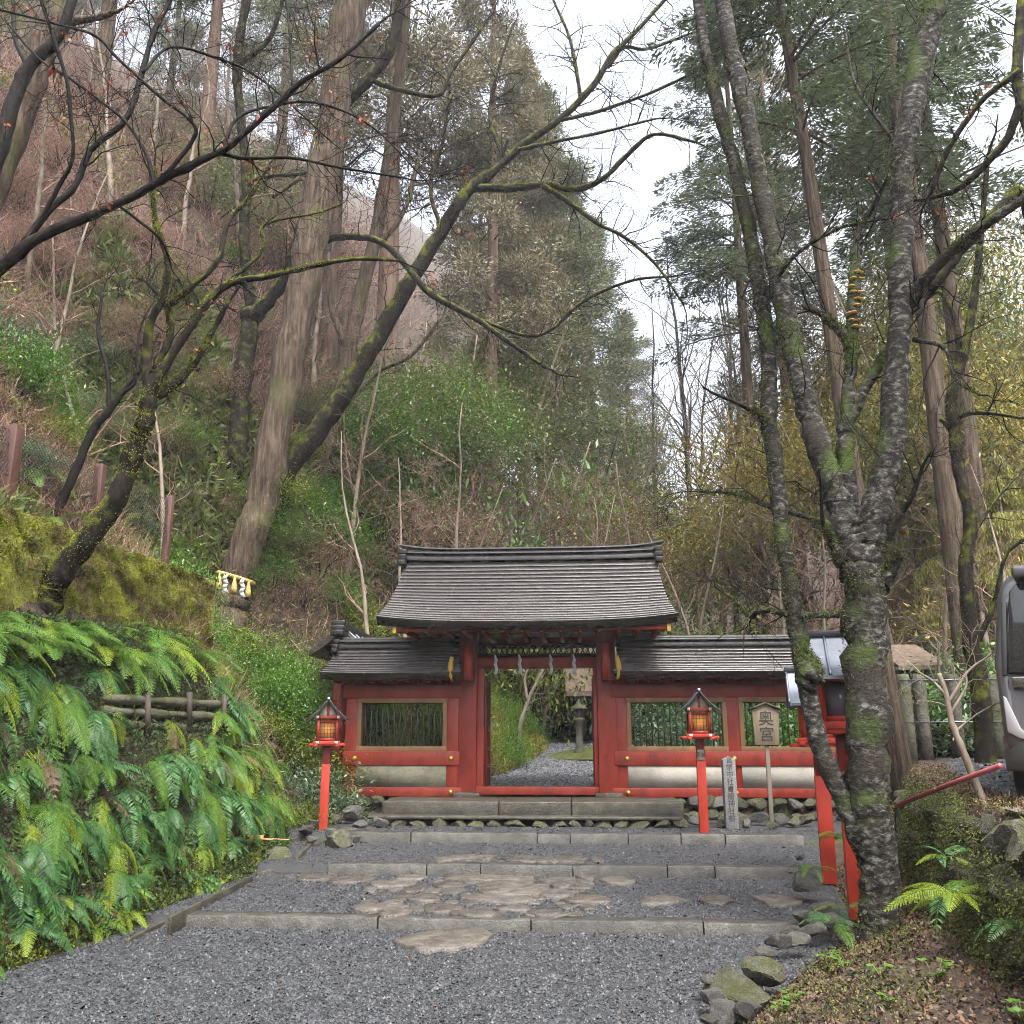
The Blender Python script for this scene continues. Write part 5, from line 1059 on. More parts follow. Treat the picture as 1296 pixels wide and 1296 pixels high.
for u, v, Y, sx, sz, k, lab in ((356, 745, 16.2, .9, 1.2, 'leafy', 'bright green shrub right of the roped old cedar'), (410, 735, 15.5, .9, 1.0, 'blue', 'bluish green shrub above the corner roof at left'), (375, 680, 16.4, .8, .9, 'yellow', 'yellow green shrub behind bright shrub near the old cedar'),
    (240, 640, 15.0, .6, 1.3, 'green2', 'slender green shrub left of the old cedar trunk'), (205, 585, 15.5, 1.1, 1.1, 'leafy', 'round green shrub on slope above the wire fence'), (285, 640, 16.2, .5, .8, 'green2', 'small dark green shrub touching the old cedar trunk'), (440, 700, 16.5, .9, .9, 'yellow', 'yellowish shrub behind left wall below leaning trunk'),
    (25, 470, 13, .8, 1.0, 'green', 'green fern like shrub at far left above the fence'), (15, 400, 14, .9, 1.1, 'blue', 'bluish shrub at far left on hillside'), (430, 640, 17, 1.0, .9, 'yellow', 'pale green shrub on bank right of the leaning mossy trunk'), (60, 530, 13, .7, .6, 'yellow', 'low yellow green shrub behind brown fence posts'), (345, 715, 16.4, .8, .8, 'leafy', 'leafy shrub on the slope just right of old cedar foot'), (378, 755, 16.2, .7, .7, 'yellow', 'yellow green shrub above the corner tiles at left'), (405, 700, 18, .9, .9, 'olive', 'olive shrub on slope above the left wall ridge'), (335, 765, 15.6, .6, .6, 'yellow', 'low yellow green shrub right of the sacred rope'), (425, 745, 17.6, .7, .8, 'leafy', 'leafy shrub just behind the left wall ridge'), (400, 790, 14.2, .45, .5, 'yellow', 'small yellow green shrub above the left lantern'), (180, 620, 14.5, .6, .5, 'yellow', 'low yellow green shrub between brown fence posts'), (70, 440, 14.5, .7, .6, 'green', 'small leafy shrub on hillside above the mossy left tree'), (258, 750, 15.4, .8, .9, 'leafy', 'leafy shrub hiding the foot of the roped old cedar'), (296, 600, 17.6, .9, .9, 'yellow', 'leafy shrub at the foot of the dark twin limbed tree'), (352, 660, 17.8, 1.0, 1.0, 'leafy', 'leafy shrub at the foot of the leaning mossy tree'), (255, 600, 16.5, .9, .9, 'green2', 'leafy shrub on slope between wire fence and old cedar'), (385, 720, 17.0, 1.1, 1.3, 'leafy', 'leafy shrub between the old cedar and left wall roof'), (410, 600, 20, 1.2, 1.0, 'green2', 'leafy shrub beneath the pale barked tree'), (470, 640, 20, 1.1, 1.0, 'yellow', 'yellow green shrub left above the main gate roof')):
    p = at(u, v, Y); setup('shrub', BUSH[k], ('stems', 'foliage'), lab, 'shrub', float(p[0]), Y, (sx, sx, sz), gL, None)

def crowned(kind, u, Y, h, sx, sz, label, group):   # broadleaf tree: trunk with a leafy crown
    x = gx(u, Y); T = thing('broadleaf_tree', label, 'tree', (x, Y, Hs(x, Y) - .05), group); T.rotation_euler = (0, 0, rt.uniform(0, 6.28))
    me, h0 = BARE['bare1']; tag(place('trunk', me[0], T, sc=(h / h0) * 1.15)); tag(place('twigs', me[1], T, sc=(h / h0) * 1.1), kind='stuff'); tag(place('crown', BUSH[kind][1], T, (0, 0, h - sz * .8), sc=(sx, sx, sz)), kind='stuff')
for (u, Y, h, sx, sz, k), lab in numbered([(455, 22, 4.5, 2.0, 2.0, 'leafy'), (500, 24, 6, 2.3, 2.4, 'olive'), (545, 26, 7.5, 2.6, 2.6, 'leafy'), (590, 29, 9.5, 3.0, 3.2, 'olive'), (630, 30, 7, 2.6, 2.4, 'rust'), (565, 22, 4.5, 1.9, 1.8, 'rust'), (675, 33, 9, 3.0, 3.0, 'olive'), (640, 34, 13, 3.2, 3.4, 'olive'), (715, 31, 6.5, 2.6, 2.2, 'rust'), (755, 34, 8, 2.8, 2.8, 'golden'), (800, 33, 6.5, 2.8, 2.4, 'rust'), (840, 36, 8, 3.0, 3.0, 'olive'), (770, 42, 13, 3.4, 3.6, 'olive')], 'broadleaf tree of mixed tints behind the gate roofs, %s'): crowned(k, u, Y, h, sx, sz, lab, 'broadleaf trees behind the gate')
for (u, Y, h, sx, sz, k), lab in numbered([(880, 30, 5.5, 2.6, 2.4, 'golden'), (925, 33, 7, 2.8, 3.0, 'olive'), (965, 28, 8, 2.6, 3.4, 'golden'), (1000, 34, 11, 3, 4, 'rust'), (1045, 29, 9, 2.8, 4, 'golden'), (1085, 35, 12, 3.2, 4, 'olive'), (1150, 27, 9, 3.0, 4.2, 'golden'), (1175, 32, 13, 3.4, 5, 'golden'), (1205, 25, 9, 2.8, 4, 'olive'), (1235, 29, 12, 3.4, 5, 'golden'), (1270, 24, 9.5, 2.8, 4.2, 'golden'), (1295, 28, 13, 3.4, 5, 'olive'), (1215, 34, 15, 3.6, 5, 'golden'), (1280, 36, 17, 4, 6, 'golden'), (1110, 33, 12, 3.2, 4.5, 'golden'), (1190, 42, 11, 4, 4, 'rust'), (1250, 40, 10, 4, 4, 'golden'), (1130, 44, 10, 4, 4, 'golden')], 'yellowish broadleaf tree on the right slope, %s'): crowned(k, u, Y, h, sx, sz, lab, 'broadleaf trees on the right slope')
for i in range(26):
    u = rt.uniform(0, 420); v = rt.uniform(330, 600); Y = hit(u, v)
    if Y < 39: p = at(u, v, Y); s = rt.uniform(.3, .6) * Y / 14; setup('shrub', BUSH[rt.choice(['leafy', 'olive', 'yellow', 'leafy', 'blue'])], ('stems', 'foliage'), 'small green shrub scattered on the brown left hillside', 'shrub', float(p[0]), Y, (s, s, s * .8), 'small shrubs on the left hillside')
for i in range(60):
    u = rt.uniform(-20, 500); v = rt.uniform(40, 590); Y = hit(u, v)
    if 12 < Y < 39: p = at(u, v, Y); s = rt.uniform(.5, .95) * Y / 16; setup('shrub', BUSH['rust'], ('stems', 'foliage'), 'russet twiggy bush on the left hillside', 'shrub', float(p[0]), Y, (s, s, s), 'russet bushes on the left hillside')
for i, (u, v) in enumerate([(335, 690), (355, 650), (372, 700), (390, 660), (405, 730), (420, 690), (440, 660), (455, 720), (345, 740), (385, 765), (430, 770), (475, 680), (495, 640), (330, 640), (310, 660), (410, 640)]):
    Y = hit(u, v); p = at(u, v, Y); s = rt.uniform(.5, .8) * min(Y, 26) / 16; setup('shrub', BUSH[['leafy', 'yellow', 'olive', 'leafy', 'rust'][i % 5]], ('stems', 'foliage'), 'mixed leafy shrub on the slope between old cedar and gate roof', 'shrub', float(p[0]), Y, (s, s, s), 'shrubs between the old cedar and the gate')
# hillside brush: dry twigs and leaves nobody could count
def scatter_hill(n, fx, name, mat, L, W, upv, label, cat):
    x, y = fx(n); z = H(x, y); P = np.stack([x, y, z + rs.uniform(-.02, .25, len(x))], -1); dist = np.hypot(x, y); k = np.clip(dist / 14 - .25, .32, 3)
    mb = MB(); D = unit(rs.normal(0, .6, P.shape) + (.15, -.1, upv)); mb.leaves(P, D, rs.normal(size=P.shape), rs.uniform(*L, len(x)) * k ** .6, rs.uniform(*W, len(x)) * k)
    return tag(mb.build(name, mt[mat]), label, cat, kind='stuff')
def left_hill(n):
    y = 7 + 38 * rs.rand(n) ** 1.5; dl = 2.7 + 34 * rs.rand(n) ** 1.35; x = xL(y) - dl; k = (np.abs(x / y + .38) < .55) & (fbm(x * 1.1, y * 1.1) > rs.uniform(-.25, .12, n)); return x[k], y[k]
scatter_hill(45000, left_hill, 'dry_brush', 'brush', (.25, .8), (.006, .015), .75, 'reddish brown dry twigs covering the left hillside', 'brush')
scatter_hill(36000, left_hill, 'fallen_leaves', 'dead', (.05, .11), (.03, .06), .2, 'brown fallen leaves lying on the left hillside', 'leaves')
# tufts rooted all over the slope in view: dry canes, seedlings, fern sprigs
n = 9000; U = rs.uniform(-30, 560, n); V_ = rs.uniform(40, 745, n); t_ = np.linspace(9.5, 42, 170)
D_ = _f[None] + _r[None] * ((U - 648) / 1169)[:, None] + _u[None] * ((648 - V_) / 1169)[:, None]; D_ = D_ / D_[:, 1:2]
PX, PY2, PZ2 = D_[:, 0:1] * t_, D_[:, 1:2] * t_, CAM[2] + D_[:, 2:3] * t_
below = PZ2 < H(PX, PY2); ok = below.any(1) & ~below[:, 0]; k_ = below.argmax(1); ii = np.arange(n)
B_ = np.stack([PX[ii, k_], PY2[ii, k_], PZ2[ii, k_]], -1)[ok]; B_[:, 2] = H(B_[:, 0], B_[:, 1]); B_ = B_[(xL(B_[:, 1]) - B_[:, 0]) > 2.2]
gsel = fbm(B_[:, 0] * .5 + 3, B_[:, 1] * .5) + .04 * rs.normal(size=len(B_)) > .01 + .014 * (B_[:, 2] - 6)
for sel, mat, m, L, W, nm, lab, cat in ((~gsel, 'brush', 9, (.2, .62), (.006, .014), 'dry_canes', 'tufts of russet canes rooted on the left hillside', 'brush'), (gsel, 'leaf_olive', 14, (.14, .4), (.03, .07), 'undergrowth', 'tufts of olive undergrowth on the left hillside', 'plants')):
    b = np.repeat(B_[sel], m, 0); q = np.sqrt(b[:, 1] / 15); mb = MB(); mb.leaves(b + rs.normal(0, .05, b.shape) * (1, 1, .2), unit(rs.normal(0, .9, b.shape) + (.05, -.1, .6)), rs.normal(size=b.shape), rs.uniform(*L, len(b)) * q, rs.uniform(*W, len(b)) * q); tag(mb.build(nm, mt[mat]), lab, cat, kind='stuff')
def left_green(n):
    y = 7 + 16 * rs.rand(n) ** 1.2; dl = 2.3 + 14 * rs.rand(n) ** 1.8; x = xL(y) - dl; k = (fbm(x * .55, y * .55) > -.03 + .018 * (dl - 3)); return x[k], y[k]
scatter_hill(75000, left_green, 'ground_cover', 'cover', (.04, .12), (.02, .045), .4, 'yellow green low plants on slope behind the mossy wall', 'plants')
def left_gap(n):
    y = 12 + 7 * rs.rand(n); dl = .3 + 4.2 * rs.rand(n); return xL(y) - dl, y
scatter_hill(26000, left_gap, 'ground_cover', 'cover', (.04, .12), (.02, .04), .45, 'green low plants on the slope around the old cedar foot', 'plants')
scatter_hill(9000, left_gap, 'dry_brush', 'brush', (.2, .6), (.006, .014), .7, 'dry twigs among green plants near the old cedar foot', 'brush')
def right_hill(n):
    y = 9 + 55 * rs.rand(n) ** 1.2; x = 9.5 + 30 * rs.rand(n) ** 1.2; return x, y
scatter_hill(32000, right_hill, 'dry_brush', 'brush', (.3, 1.0), (.006, .014), .7, 'brown dry brush on the slope right of parking ground', 'brush')
scatter_hill(18000, right_hill, 'ground_cover', 'leaf_yellow', (.1, .3), (.03, .07), .2, 'yellow green undergrowth on the right slope', 'plants')
def back_hill(n):
    y = 30 + 60 * rs.rand(n); x = -14 + 34 * rs.rand(n); return x, y
scatter_hill(26000, back_hill, 'dry_brush', 'brush', (.4, 1.1), (.006, .014), .7, 'brown dry brush at the forest foot behind the court', 'brush')
def bank_behind(n):
    y = 16.5 + 12 * rs.rand(n) ** 1.3; dl = 2.4 * rs.rand(n) - .1; return xL(y) - dl, y
scatter_hill(34000, bank_behind, 'bank_grass', 'leaf_yellow', (.06, .16), (.010, .02), .6, 'yellow green grasses on the bank beyond the gate', 'grass')
def court_right(n):
    y = 20 + 14 * rs.rand(n); x = 3.0 + 8 * rs.rand(n); return x, y
scatter_hill(14000, court_right, 'ground_cover', 'cover', (.1, .3), (.03, .06), .5, 'yellow green plants behind the barred right windows', 'plants')
for i in range(26):
    y = rt.uniform(16.9, 27); dl = rt.uniform(.1, 2.2); x = float(xL(y)) - dl
    setup('shrub', BUSH[rt.choice(['yellow', 'green', 'green2', 'yellow'])], ('stems', 'foliage'), 'leafy shrub on the bank seen through gate opening and left window', 'shrub', x, y, (rt.uniform(.35, .6),) * 2 + (rt.uniform(.35, .6),), 'shrubs on the bank beyond the gate')
for i in range(9):
    setup('shrub', BUSH[rt.choice(['yellow', 'leafy', 'olive'])], ('stems', 'foliage'), 'bright shrub close behind the barred left window', 'shrub', -4.3 + .22 * i, rt.uniform(18.0, 19.2), rt.uniform(.5, .75), 'shrubs close behind the left window')
for i in range(22):
    y = rt.uniform(18.5, 28); x = rt.uniform(2.2, 8)
    setup('shrub', BUSH[rt.choice(['yellow', 'leafy', 'yellow', 'green2'])], ('stems', 'foliage'), 'low shrub in the court seen through right barred windows', 'shrub', x, y, (rt.uniform(.5, .9),) * 2 + (rt.uniform(.4, .8),), 'shrubs in the court behind the right wall')

# the wooded slopes beyond
for i in range(120):
    y = 22 + 100 * rt.random() ** 1.4; x = rt.uniform(.30, .62) * y + rt.uniform(2, 6); k = rt.choice(['gold', 'golden', 'bare1', 'bare5', 'olive', 'golden', 'rust'])
    if k in BUSH: setup('broadleaf_tree', BUSH[k], ('stems', 'crown'), 'hazy round crowned tree high on the far right slope', 'tree', x, y, rt.uniform(2.6, 4.2), 'round crowned trees of the far right slope'); continue
    if k == 'gold': me, h0 = CON[k]; s = rt.uniform(5, 9) / h0; setup('conifer_tree', me, ('trunk', 'branches', 'crown'), 'hazy yellow green conifer high on the far right slope', 'tree', x, y, (s * 1.3, s * 1.3, s), 'conifers of the far right slope')
    else: me, h0 = BARE[k]; s = rt.uniform(6, 10) / h0; setup('bare_tree', me, ('trunk', 'twigs'), 'hazy leafless tree high on the far right slope', 'tree', x, y, s, 'bare trees of the far right slope')
for i in range(44):
    y = rt.uniform(26, 70); x = -rt.uniform(.12, .8) * y - rt.uniform(3, 8); k = rt.choice(['bare1', 'bare5', 'bare2', 'rust', 'rust', 'olive', 'cedar3'])
    if k in BUSH: setup('broadleaf_tree', BUSH[k], ('stems', 'crown'), 'round crowned tree far up the left hillside', 'tree', x, y, rt.uniform(2.2, 3.6), 'round crowned trees up the left hillside'); continue
    if k == 'cedar3': me, h0 = CON[k]; s = rt.uniform(12, 18) / h0; setup('cedar_tree', me, ('trunk', 'branches', 'crown'), 'small cedar far up the left hillside', 'tree', x, y, (s * 1.2, s * 1.2, s), 'small cedars up the left hillside')
    else: me, h0 = BARE[k]; s = rt.uniform(6, 11) / h0; setup('bare_tree', me, ('trunk', 'twigs'), 'leafless tree far up the brown left hillside', 'tree', x, y, s, 'bare trees far up the left hillside')
# two young trees in the court
traced_tree('young_tree', 'young pale tree nearest in the gravel court beyond the gate', 'bark_pale', [[(655, 957, 6.5), (658, 920, 6), (668, 888, 5), (680, 862, 4.5), (692, 840, 4)], [(668, 888, 5), (664, 860, 4), (672, 835, 3)]], hit(655, 955), (6, 6), 31, tl=.9)
traced_tree('young_tree', 'second young pale tree farther back beyond the gate', 'bark_pale', [[(686, 938, 5.5), (690, 905, 5), (695, 880, 4.5), (692, 858, 4), (700, 840, 3)], [(694, 882, 4), (712, 862, 3), (735, 850, 2)]], hit(686, 940), (6, 6), 32, tl=1.0)

# ------------------------------------------------------------------ the nearer trees, limb by limb
YC = hit(297, 760); YD = hit(300, 585); YL = hit(346, 660); YM = hit(60, 760); YP = hit(400, 605)
T_, pol = traced_tree('lichen_tree', 'large lichen covered tree with forking limbs right of the path', 'bark_lichen', [
    [(1116, 1190, 66), (1113, 1130, 52), (1108, 1060, 58), (1100, 1000, 62), (1095, 880, 64), (1093, 760, 63), (1090, 715, 60), (1088, 685, 50), (1086, 660, 34)],
    ([(1082, 725, 44), (1068, 660, 44), (1047, 600, 40), (1022, 520, 34), (1004, 440, 32), (985, 350, 29), (965, 250, 27), (945, 150, 25), (925, 60, 23), (905, -50, 20)], 0, .6),
    ([(1096, 725, 46), (1104, 660, 46), (1120, 600, 42), (1133, 500, 38), (1138, 400, 33), (1140, 300, 32), (1143, 200, 32), (1160, 100, 30), (1185, 0, 28), (1200, -70, 24)], 0, -.3),
    ([(1148, 210, 15), (1164, 130, 15), (1180, 60, 14), (1196, -30, 13)], .1, .6),
    ([(1080, 668, 34), (1072, 600, 25), (1070, 545, 24), (1086, 508, 18), (1105, 475, 16), (1120, 450, 14), (1136, 420, 12)], .1, .3),
    ([(1070, 550, 22), (1074, 490, 20), (1077, 440, 20), (1060, 415, 15), (1044, 402, 15)], .15, .4),
    ([(1077, 445, 18), (1081, 390, 19), (1082, 340, 17), (1088, 290, 11)], .25, .5),
    ([(1105, 700, 26), (1130, 668, 17), (1141, 648, 12)], 0, -.2), ([(1066, 715, 22), (1050, 680, 12), (1042, 668, 9)], 0, -.2), ([(1110, 740, 40), (1128, 722, 22), (1138, 700, 14)], 0, -.15),
    ([(1136, 400, 22), (1165, 362, 18), (1200, 322, 16), (1250, 282, 14), (1320, 236, 12)], 0, -1.0),
    ([(1106, 1085, 46), (1068, 1014, 32), (1040, 950, 30), (1022, 880, 28), (1010, 810, 28), (1000, 740, 26), (990, 680, 25), (982, 600, 24), (974, 530, 27), (972, 440, 23), (962, 370, 22), (948, 290, 22), (930, 210, 20), (908, 130, 18), (890, 50, 16), (878, -40, 14)], 0, .8),
    ([(976, 540, 18), (962, 526, 14), (952, 520, 10)], .4, .3), ([(1018, 870, 34), (1024, 850, 40), (1016, 830, 30)], .12, .1),
    ([(1062, 777, 11), (1010, 779, 9), (965, 772, 9), (950, 780, 8), (930, 760, 6), (905, 742, 4)], 0, .8), ([(1060, 668, 12), (1015, 652, 9), (970, 640, 7), (930, 625, 5), (880, 622, 3)], 0, 1.2),
    ([(1155, 430, 7), (1195, 440, 7), (1210, 480, 5), (1240, 500, 4)], 0, -.6), ([(1150, 200, 6), (1110, 150, 5), (1080, 100, 4), (1070, 40, 3)], 0, .7), ([(985, 350, 7), (1010, 320, 6), (1060, 290, 5), (1100, 280, 3)], .2, -.6)],
    8.6, (0, 8, 8, 5, 4, 4, 2, 1, 1, 0, 9, 10, 1, 0, 10, 10, 6, 6, 6), 41, 'bark_dark', dead=30, tl=.75, tlev=2, moss=50, thin=.80)
# bracket fungus steps on the broken limb
P, rr = pol[6]
for k in range(20):
    i = int(3 + k * (len(P) - 10) / 20); c = P[i]; a = rt.uniform(-2.6, -.5); m = MB(); m.lathe(c + np.array((math.cos(a), math.sin(a), 0)) * rr[i] * .9, [(.012, -.012), (.04, 0), (.036, .008), (.01, .012)], 9); m.build('bracket_fungus', mt['gilt'], T_)
traced_tree('slender_tree', 'slender crooked tree with mossy grey bark beside the van', 'bark_moss', [[(1247, 968, 27), (1241, 880, 24), (1228, 800, 21), (1222, 720, 19), (1228, 660, 17), (1214, 600, 15), (1207, 540, 16), (1204, 500, 13), (1222, 440, 11), (1236, 350, 10), (1242, 290, 8), (1250, 200, 6)],
    ([(1205, 505, 11), (1213, 440, 9), (1208, 400, 8), (1190, 370, 6), (1170, 380, 5)], 0, .3), ([(1228, 830, 9), (1258, 765, 7), (1272, 705, 5), (1300, 680, 4)], 0, -.4), ([(1205, 530, 7), (1240, 522, 6), (1300, 530, 4)], 0, -.4), ([(1206, 545, 9), (1190, 530, 6)], 0, 0), ([(1226, 690, 5), (1255, 640, 4), (1290, 600, 3)], 0, .5)], 13.0, (3, 8, 6, 6, 0, 5), 42, 'bark_dark', tl=.8, tlev=2, moss=40, thin=.85)
traced_tree('bare_sapling', 'small bare sapling with pale orange twigs beside red pole', 'bark_pale', [[(1241, 1006, 9), (1225, 965, 8), (1205, 915, 7), (1198, 880, 6), (1188, 852, 5)], [(1200, 890, 4), (1225, 850, 3), (1255, 828, 2)], [(1197, 880, 4), (1180, 862, 3), (1165, 852, 2)], [(1202, 905, 4), (1222, 870, 3), (1222, 850, 2)], [(1210, 925, 3), (1235, 905, 2), (1262, 890, 2)]], 8.3, (2, 3, 3, 3, 3), 43, tl=.35)
traced_tree('mossy_tree', 'mossy leaning tree growing from bank before the yellow green wall', 'bark_moss', [[(52, 772, 62), (72, 728, 42), (110, 685, 35), (150, 625, 33), (170, 570, 31), (182, 540, 28), (190, 500, 26), (198, 468, 20)],
    ([(192, 490, 17), (215, 455, 14), (250, 400, 13), (275, 370, 12), (300, 356, 10), (340, 350, 9), (400, 336, 8), (450, 328, 6), (500, 330, 4)], 0, .5), ([(188, 500, 18), (186, 450, 14), (190, 410, 13), (206, 375, 12), (212, 330, 10), (198, 285, 9), (193, 240, 8), (196, 215, 6)], 0, -.3),
    ([(196, 470, 13), (214, 430, 12), (215, 400, 11), (208, 380, 10)], .1, .2), ([(190, 505, 18), (215, 490, 16), (240, 465, 15), (262, 432, 11), (290, 380, 6)], .1, .5), ([(58, 735, 22), (56, 700, 15), (52, 668, 10)], 0, 0), ([(216, 385, 9), (240, 365, 9), (275, 330, 8), (290, 280, 6), (320, 245, 5), (345, 200, 4)], .1, .6), ([(270, 372, 6), (330, 320, 5), (335, 285, 4), (400, 270, 3), (430, 260, 3)], .2, .9)],
    YM, (0, 10, 8, 4, 5, 0, 8, 7), 44, 'bark_dark', dead=90, tl=.7, tlev=2, moss=70, thin=.78)
traced_tree('thin_tree', 'thin dark leaning tree between brown fence posts', 'bark_dark', [[(64, 662, 11), (90, 610, 11), (115, 550, 10), (138, 520, 9), (160, 490, 6), (185, 460, 4)], [(138, 520, 6), (136, 470, 5), (124, 420, 4), (130, 370, 3)], [(150, 500, 5), (172, 480, 4), (176, 420, 3), (195, 380, 2)]], hit(64, 655), (3, 6, 6), 45, tl=.6)
traced_tree('overhanging_tree', 'dark branches of an overhanging tree entering at upper left', 'bark_dark', [[(-420, 1000, 70), (-300, 720, 60), (-130, 450, 42), (-40, 372, 26), (0, 340, 20), (50, 300, 16), (110, 275, 14), (170, 248, 13), (210, 225, 13), (260, 200, 11), (290, 185, 10), (330, 150, 9), (380, 105, 8), (430, 75, 7), (480, 30, 5)],
    ([(30, 308, 11), (60, 268, 10), (95, 235, 9), (115, 190, 9), (160, 150, 8), (180, 90, 8), (195, 40, 7), (215, 0, 6), (228, -50, 5)], 0, .5), ([(40, 300, 7), (75, 235, 6), (92, 200, 5), (90, 150, 5), (84, 100, 5), (65, 40, 5), (48, -10, 4)], 0, -.4), ([(195, 232, 7), (185, 195, 6), (160, 155, 5), (130, 130, 4), (90, 100, 4), (50, 75, 3), (10, 30, 3)], 0, .4),
    ([(275, 193, 7), (310, 200, 6), (370, 200, 5), (430, 212, 4), (510, 225, 3)], 0, .6), ([(195, 232, 8), (215, 215, 7), (247, 172, 6), (238, 150, 5), (200, 120, 5), (150, 75, 4), (120, 45, 4), (70, 30, 3), (-10, 10, 3)], 0, -.4), ([(282, 188, 6), (300, 150, 5), (340, 135, 4), (400, 130, 4), (470, 160, 3), (540, 230, 2)], 0, .7), ([(180, 92, 5), (215, 60, 4), (270, 72, 4), (330, 100, 3), (420, 180, 2)], 0, .6), ([(370, 112, 5), (368, 60, 4), (362, -10, 3)], 0, .3), ([(150, 260, 4), (200, 300, 4), (215, 330, 3)], 0, .4)],
    6.6, (18, 16, 10, 14, 16, 14, 16, 16, 8, 3), 46, dead=260, tl=.6, tlev=2, thin=.76)
traced_tree('dark_tree', 'dark twin limbed tree just left of the old cedar', 'bark_moss', [[(300, 590, 32), (306, 500, 27), (314, 430, 25), (319, 392, 27)],
    ([(318, 400, 17), (309, 300, 15), (312, 230, 14), (305, 150, 13), (300, 80, 12), (312, 0, 11), (322, -60, 10)], 0, -.5), ([(320, 402, 24), (355, 360, 21), (376, 310, 19), (392, 250, 17), (402, 205, 16), (430, 140, 16), (470, 96, 15), (498, 50, 14), (510, -30, 13)], 0, -.6), ([(376, 318, 14), (400, 308, 11), (432, 300, 10), (480, 305, 10), (512, 335, 9), (545, 372, 10), (600, 402, 9), (640, 430, 8), (690, 465, 5)], 0, -.8), ([(465, 100, 8), (510, 115, 7), (555, 120, 6), (572, 90, 5), (610, 35, 4)], -.5, -.2), ([(300, 85, 7), (340, 50, 6), (358, 0, 5), (365, -40, 4)], -.3, 0), ([(600, 402, 5), (680, 425, 5), (740, 380, 5), (800, 355, 4), (850, 350, 3)], -.6, 0), ([(308, 240, 7), (330, 225, 6), (380, 220, 5), (440, 210, 4)], -.2, -.4)],
    YD, (0, 16, 18, 20, 14, 12, 18, 14), 47, 'bark_dark', dead=60, tl=1.0, tlev=2, moss=40, thin=.85)
T_, pol = traced_tree('old_cedar', 'massive old cedar with sacred straw rope around its base', 'bark_cedar', [[(284, 800, 56), (297, 740, 46), (316, 680, 41), (331, 633, 40), (357, 500, 40), (383, 367, 39), (408, 230, 37), (428, 100, 35), (447, -20, 33), (470, -200, 30)], ([(345, 250, 4), (380, 225, 6)], 0, 0)], YC, (0,), 48)
top = pol[0][0][-1]; me = CON['cedar2'][0]; o = place('crown', me[2], T_, Vector(top) - Vector(ORIG[T_.name]) - Vector((0, 0, 11)), (0, 0, 0), (.9, .9, .72)); o = place('branches', me[1], T_, Vector(top) - Vector(ORIG[T_.name]) - Vector((0, 0, 11)), (0, 0, 0), (.9, .9, .72))
# sacred rope
P, rr = pol[0]; i = int(np.argmin(np.abs(P[:, 2] - at(296, 728, YC)[2]))); c, r_ = P[i], rr[i] * 1.05
RP = thing('sacred_rope', 'thick yellow straw rope with tassels tied round the old cedar', 'rope', tuple(c))
th = np.linspace(0, 2 * math.pi, 73); tilt = np.array([.25, 0])
ring = np.array([c + (r_ * math.cos(a), r_ * math.sin(a), -.10 * math.cos(a)) for a in th])
for s in range(2):
    hel = np.array([c + ((r_ + .022 * math.cos(22 * a + s * math.pi)) * math.cos(a), (r_ + .022 * math.cos(22 * a + s * math.pi)) * math.sin(a), -.10 * math.cos(a) + .022 * math.sin(22 * a + s * math.pi)) for a in np.linspace(0, 2 * math.pi, 200)])
    MB().tube(hel, .027, 6).build('strand', mt['rope'], RP, smooth=True)
for a in (-2.1, -1.25, -.5):
    q = c + ((r_ + .04) * math.cos(a), (r_ + .04) * math.sin(a), -.10 * math.cos(a)); MB().lathe(q - (0, 0, .34), [(.075, 0), (.06, .12), (.03, .28), (.018, .34)], 9).build('tassel', mt['rope'], RP)
for k, a in enumerate((-1.65, -.85)):
    q = c + ((r_ + .07) * math.cos(a), (r_ + .07) * math.sin(a), -.10 * math.cos(a)); m = MB(); x = 0
    for j in range(4):
        x2 = x + (.05 if j % 2 else -.05); m.prism(q + np.array([(x - .04, -.003 * j, -.09 * j), (x + .04, -.003 * j, -.09 * j), (x2 + .05, -.003 * j - .004, -.09 * j - .11), (x2 - .05, -.003 * j - .004, -.09 * j - .11)]), (0, .002, 0)); x = x2 * .6
    o = m.build('paper_streamer', mt['paper']); tag(o, ['zigzag white paper hanging from straw rope at its left', 'zigzag white paper hanging from straw rope at its right'][k], 'streamer')
traced_tree('leaning_tree', 'leaning moss covered tree crossing behind the old cedar to upper right', 'bark_moss', [[(346, 668, 38), (358, 605, 34), (395, 555, 31), (440, 490, 29), (480, 425, 27), (520, 355, 24), (560, 290, 20), (590, 245, 18), (618, 222, 15)],
    ([(600, 238, 13), (650, 238, 12), (690, 234, 10), (728, 240, 9), (765, 225, 8), (800, 190, 7), (830, 170, 5), (880, 180, 4)], 0, -.6), ([(612, 228, 13), (660, 185, 11), (710, 150, 10), (750, 110, 9), (775, 70, 8), (805, 40, 6), (850, -10, 4)], 0, .5), ([(655, 190, 7), (700, 180, 5), (760, 168, 4), (830, 150, 3)], 0, .3), ([(688, 236, 9), (720, 256, 8), (760, 285, 6), (790, 300, 5), (830, 335, 4), (865, 385, 3)], -.3, -1.0), ([(735, 125, 6), (728, 80, 5), (718, 40, 4), (700, 0, 3)], .2, .7), ([(770, 85, 5), (790, 60, 5), (820, 62, 4), (880, 40, 3)], .3, .9), ([(700, 155, 5), (760, 140, 5), (830, 115, 4), (900, 80, 3)], .2, -.2), ([(560, 292, 7), (545, 240, 6), (560, 180, 5), (570, 120, 4)], 0, .4), ([(640, 205, 6), (620, 150, 5), (630, 90, 4), (650, 30, 3)], 0, .6)],
    YL, (4, 20, 22, 16, 20, 16, 18, 18, 16, 16), 49, 'bark_dark', dead=20, tl=1.25, tlev=2, moss=70, thin=.82)
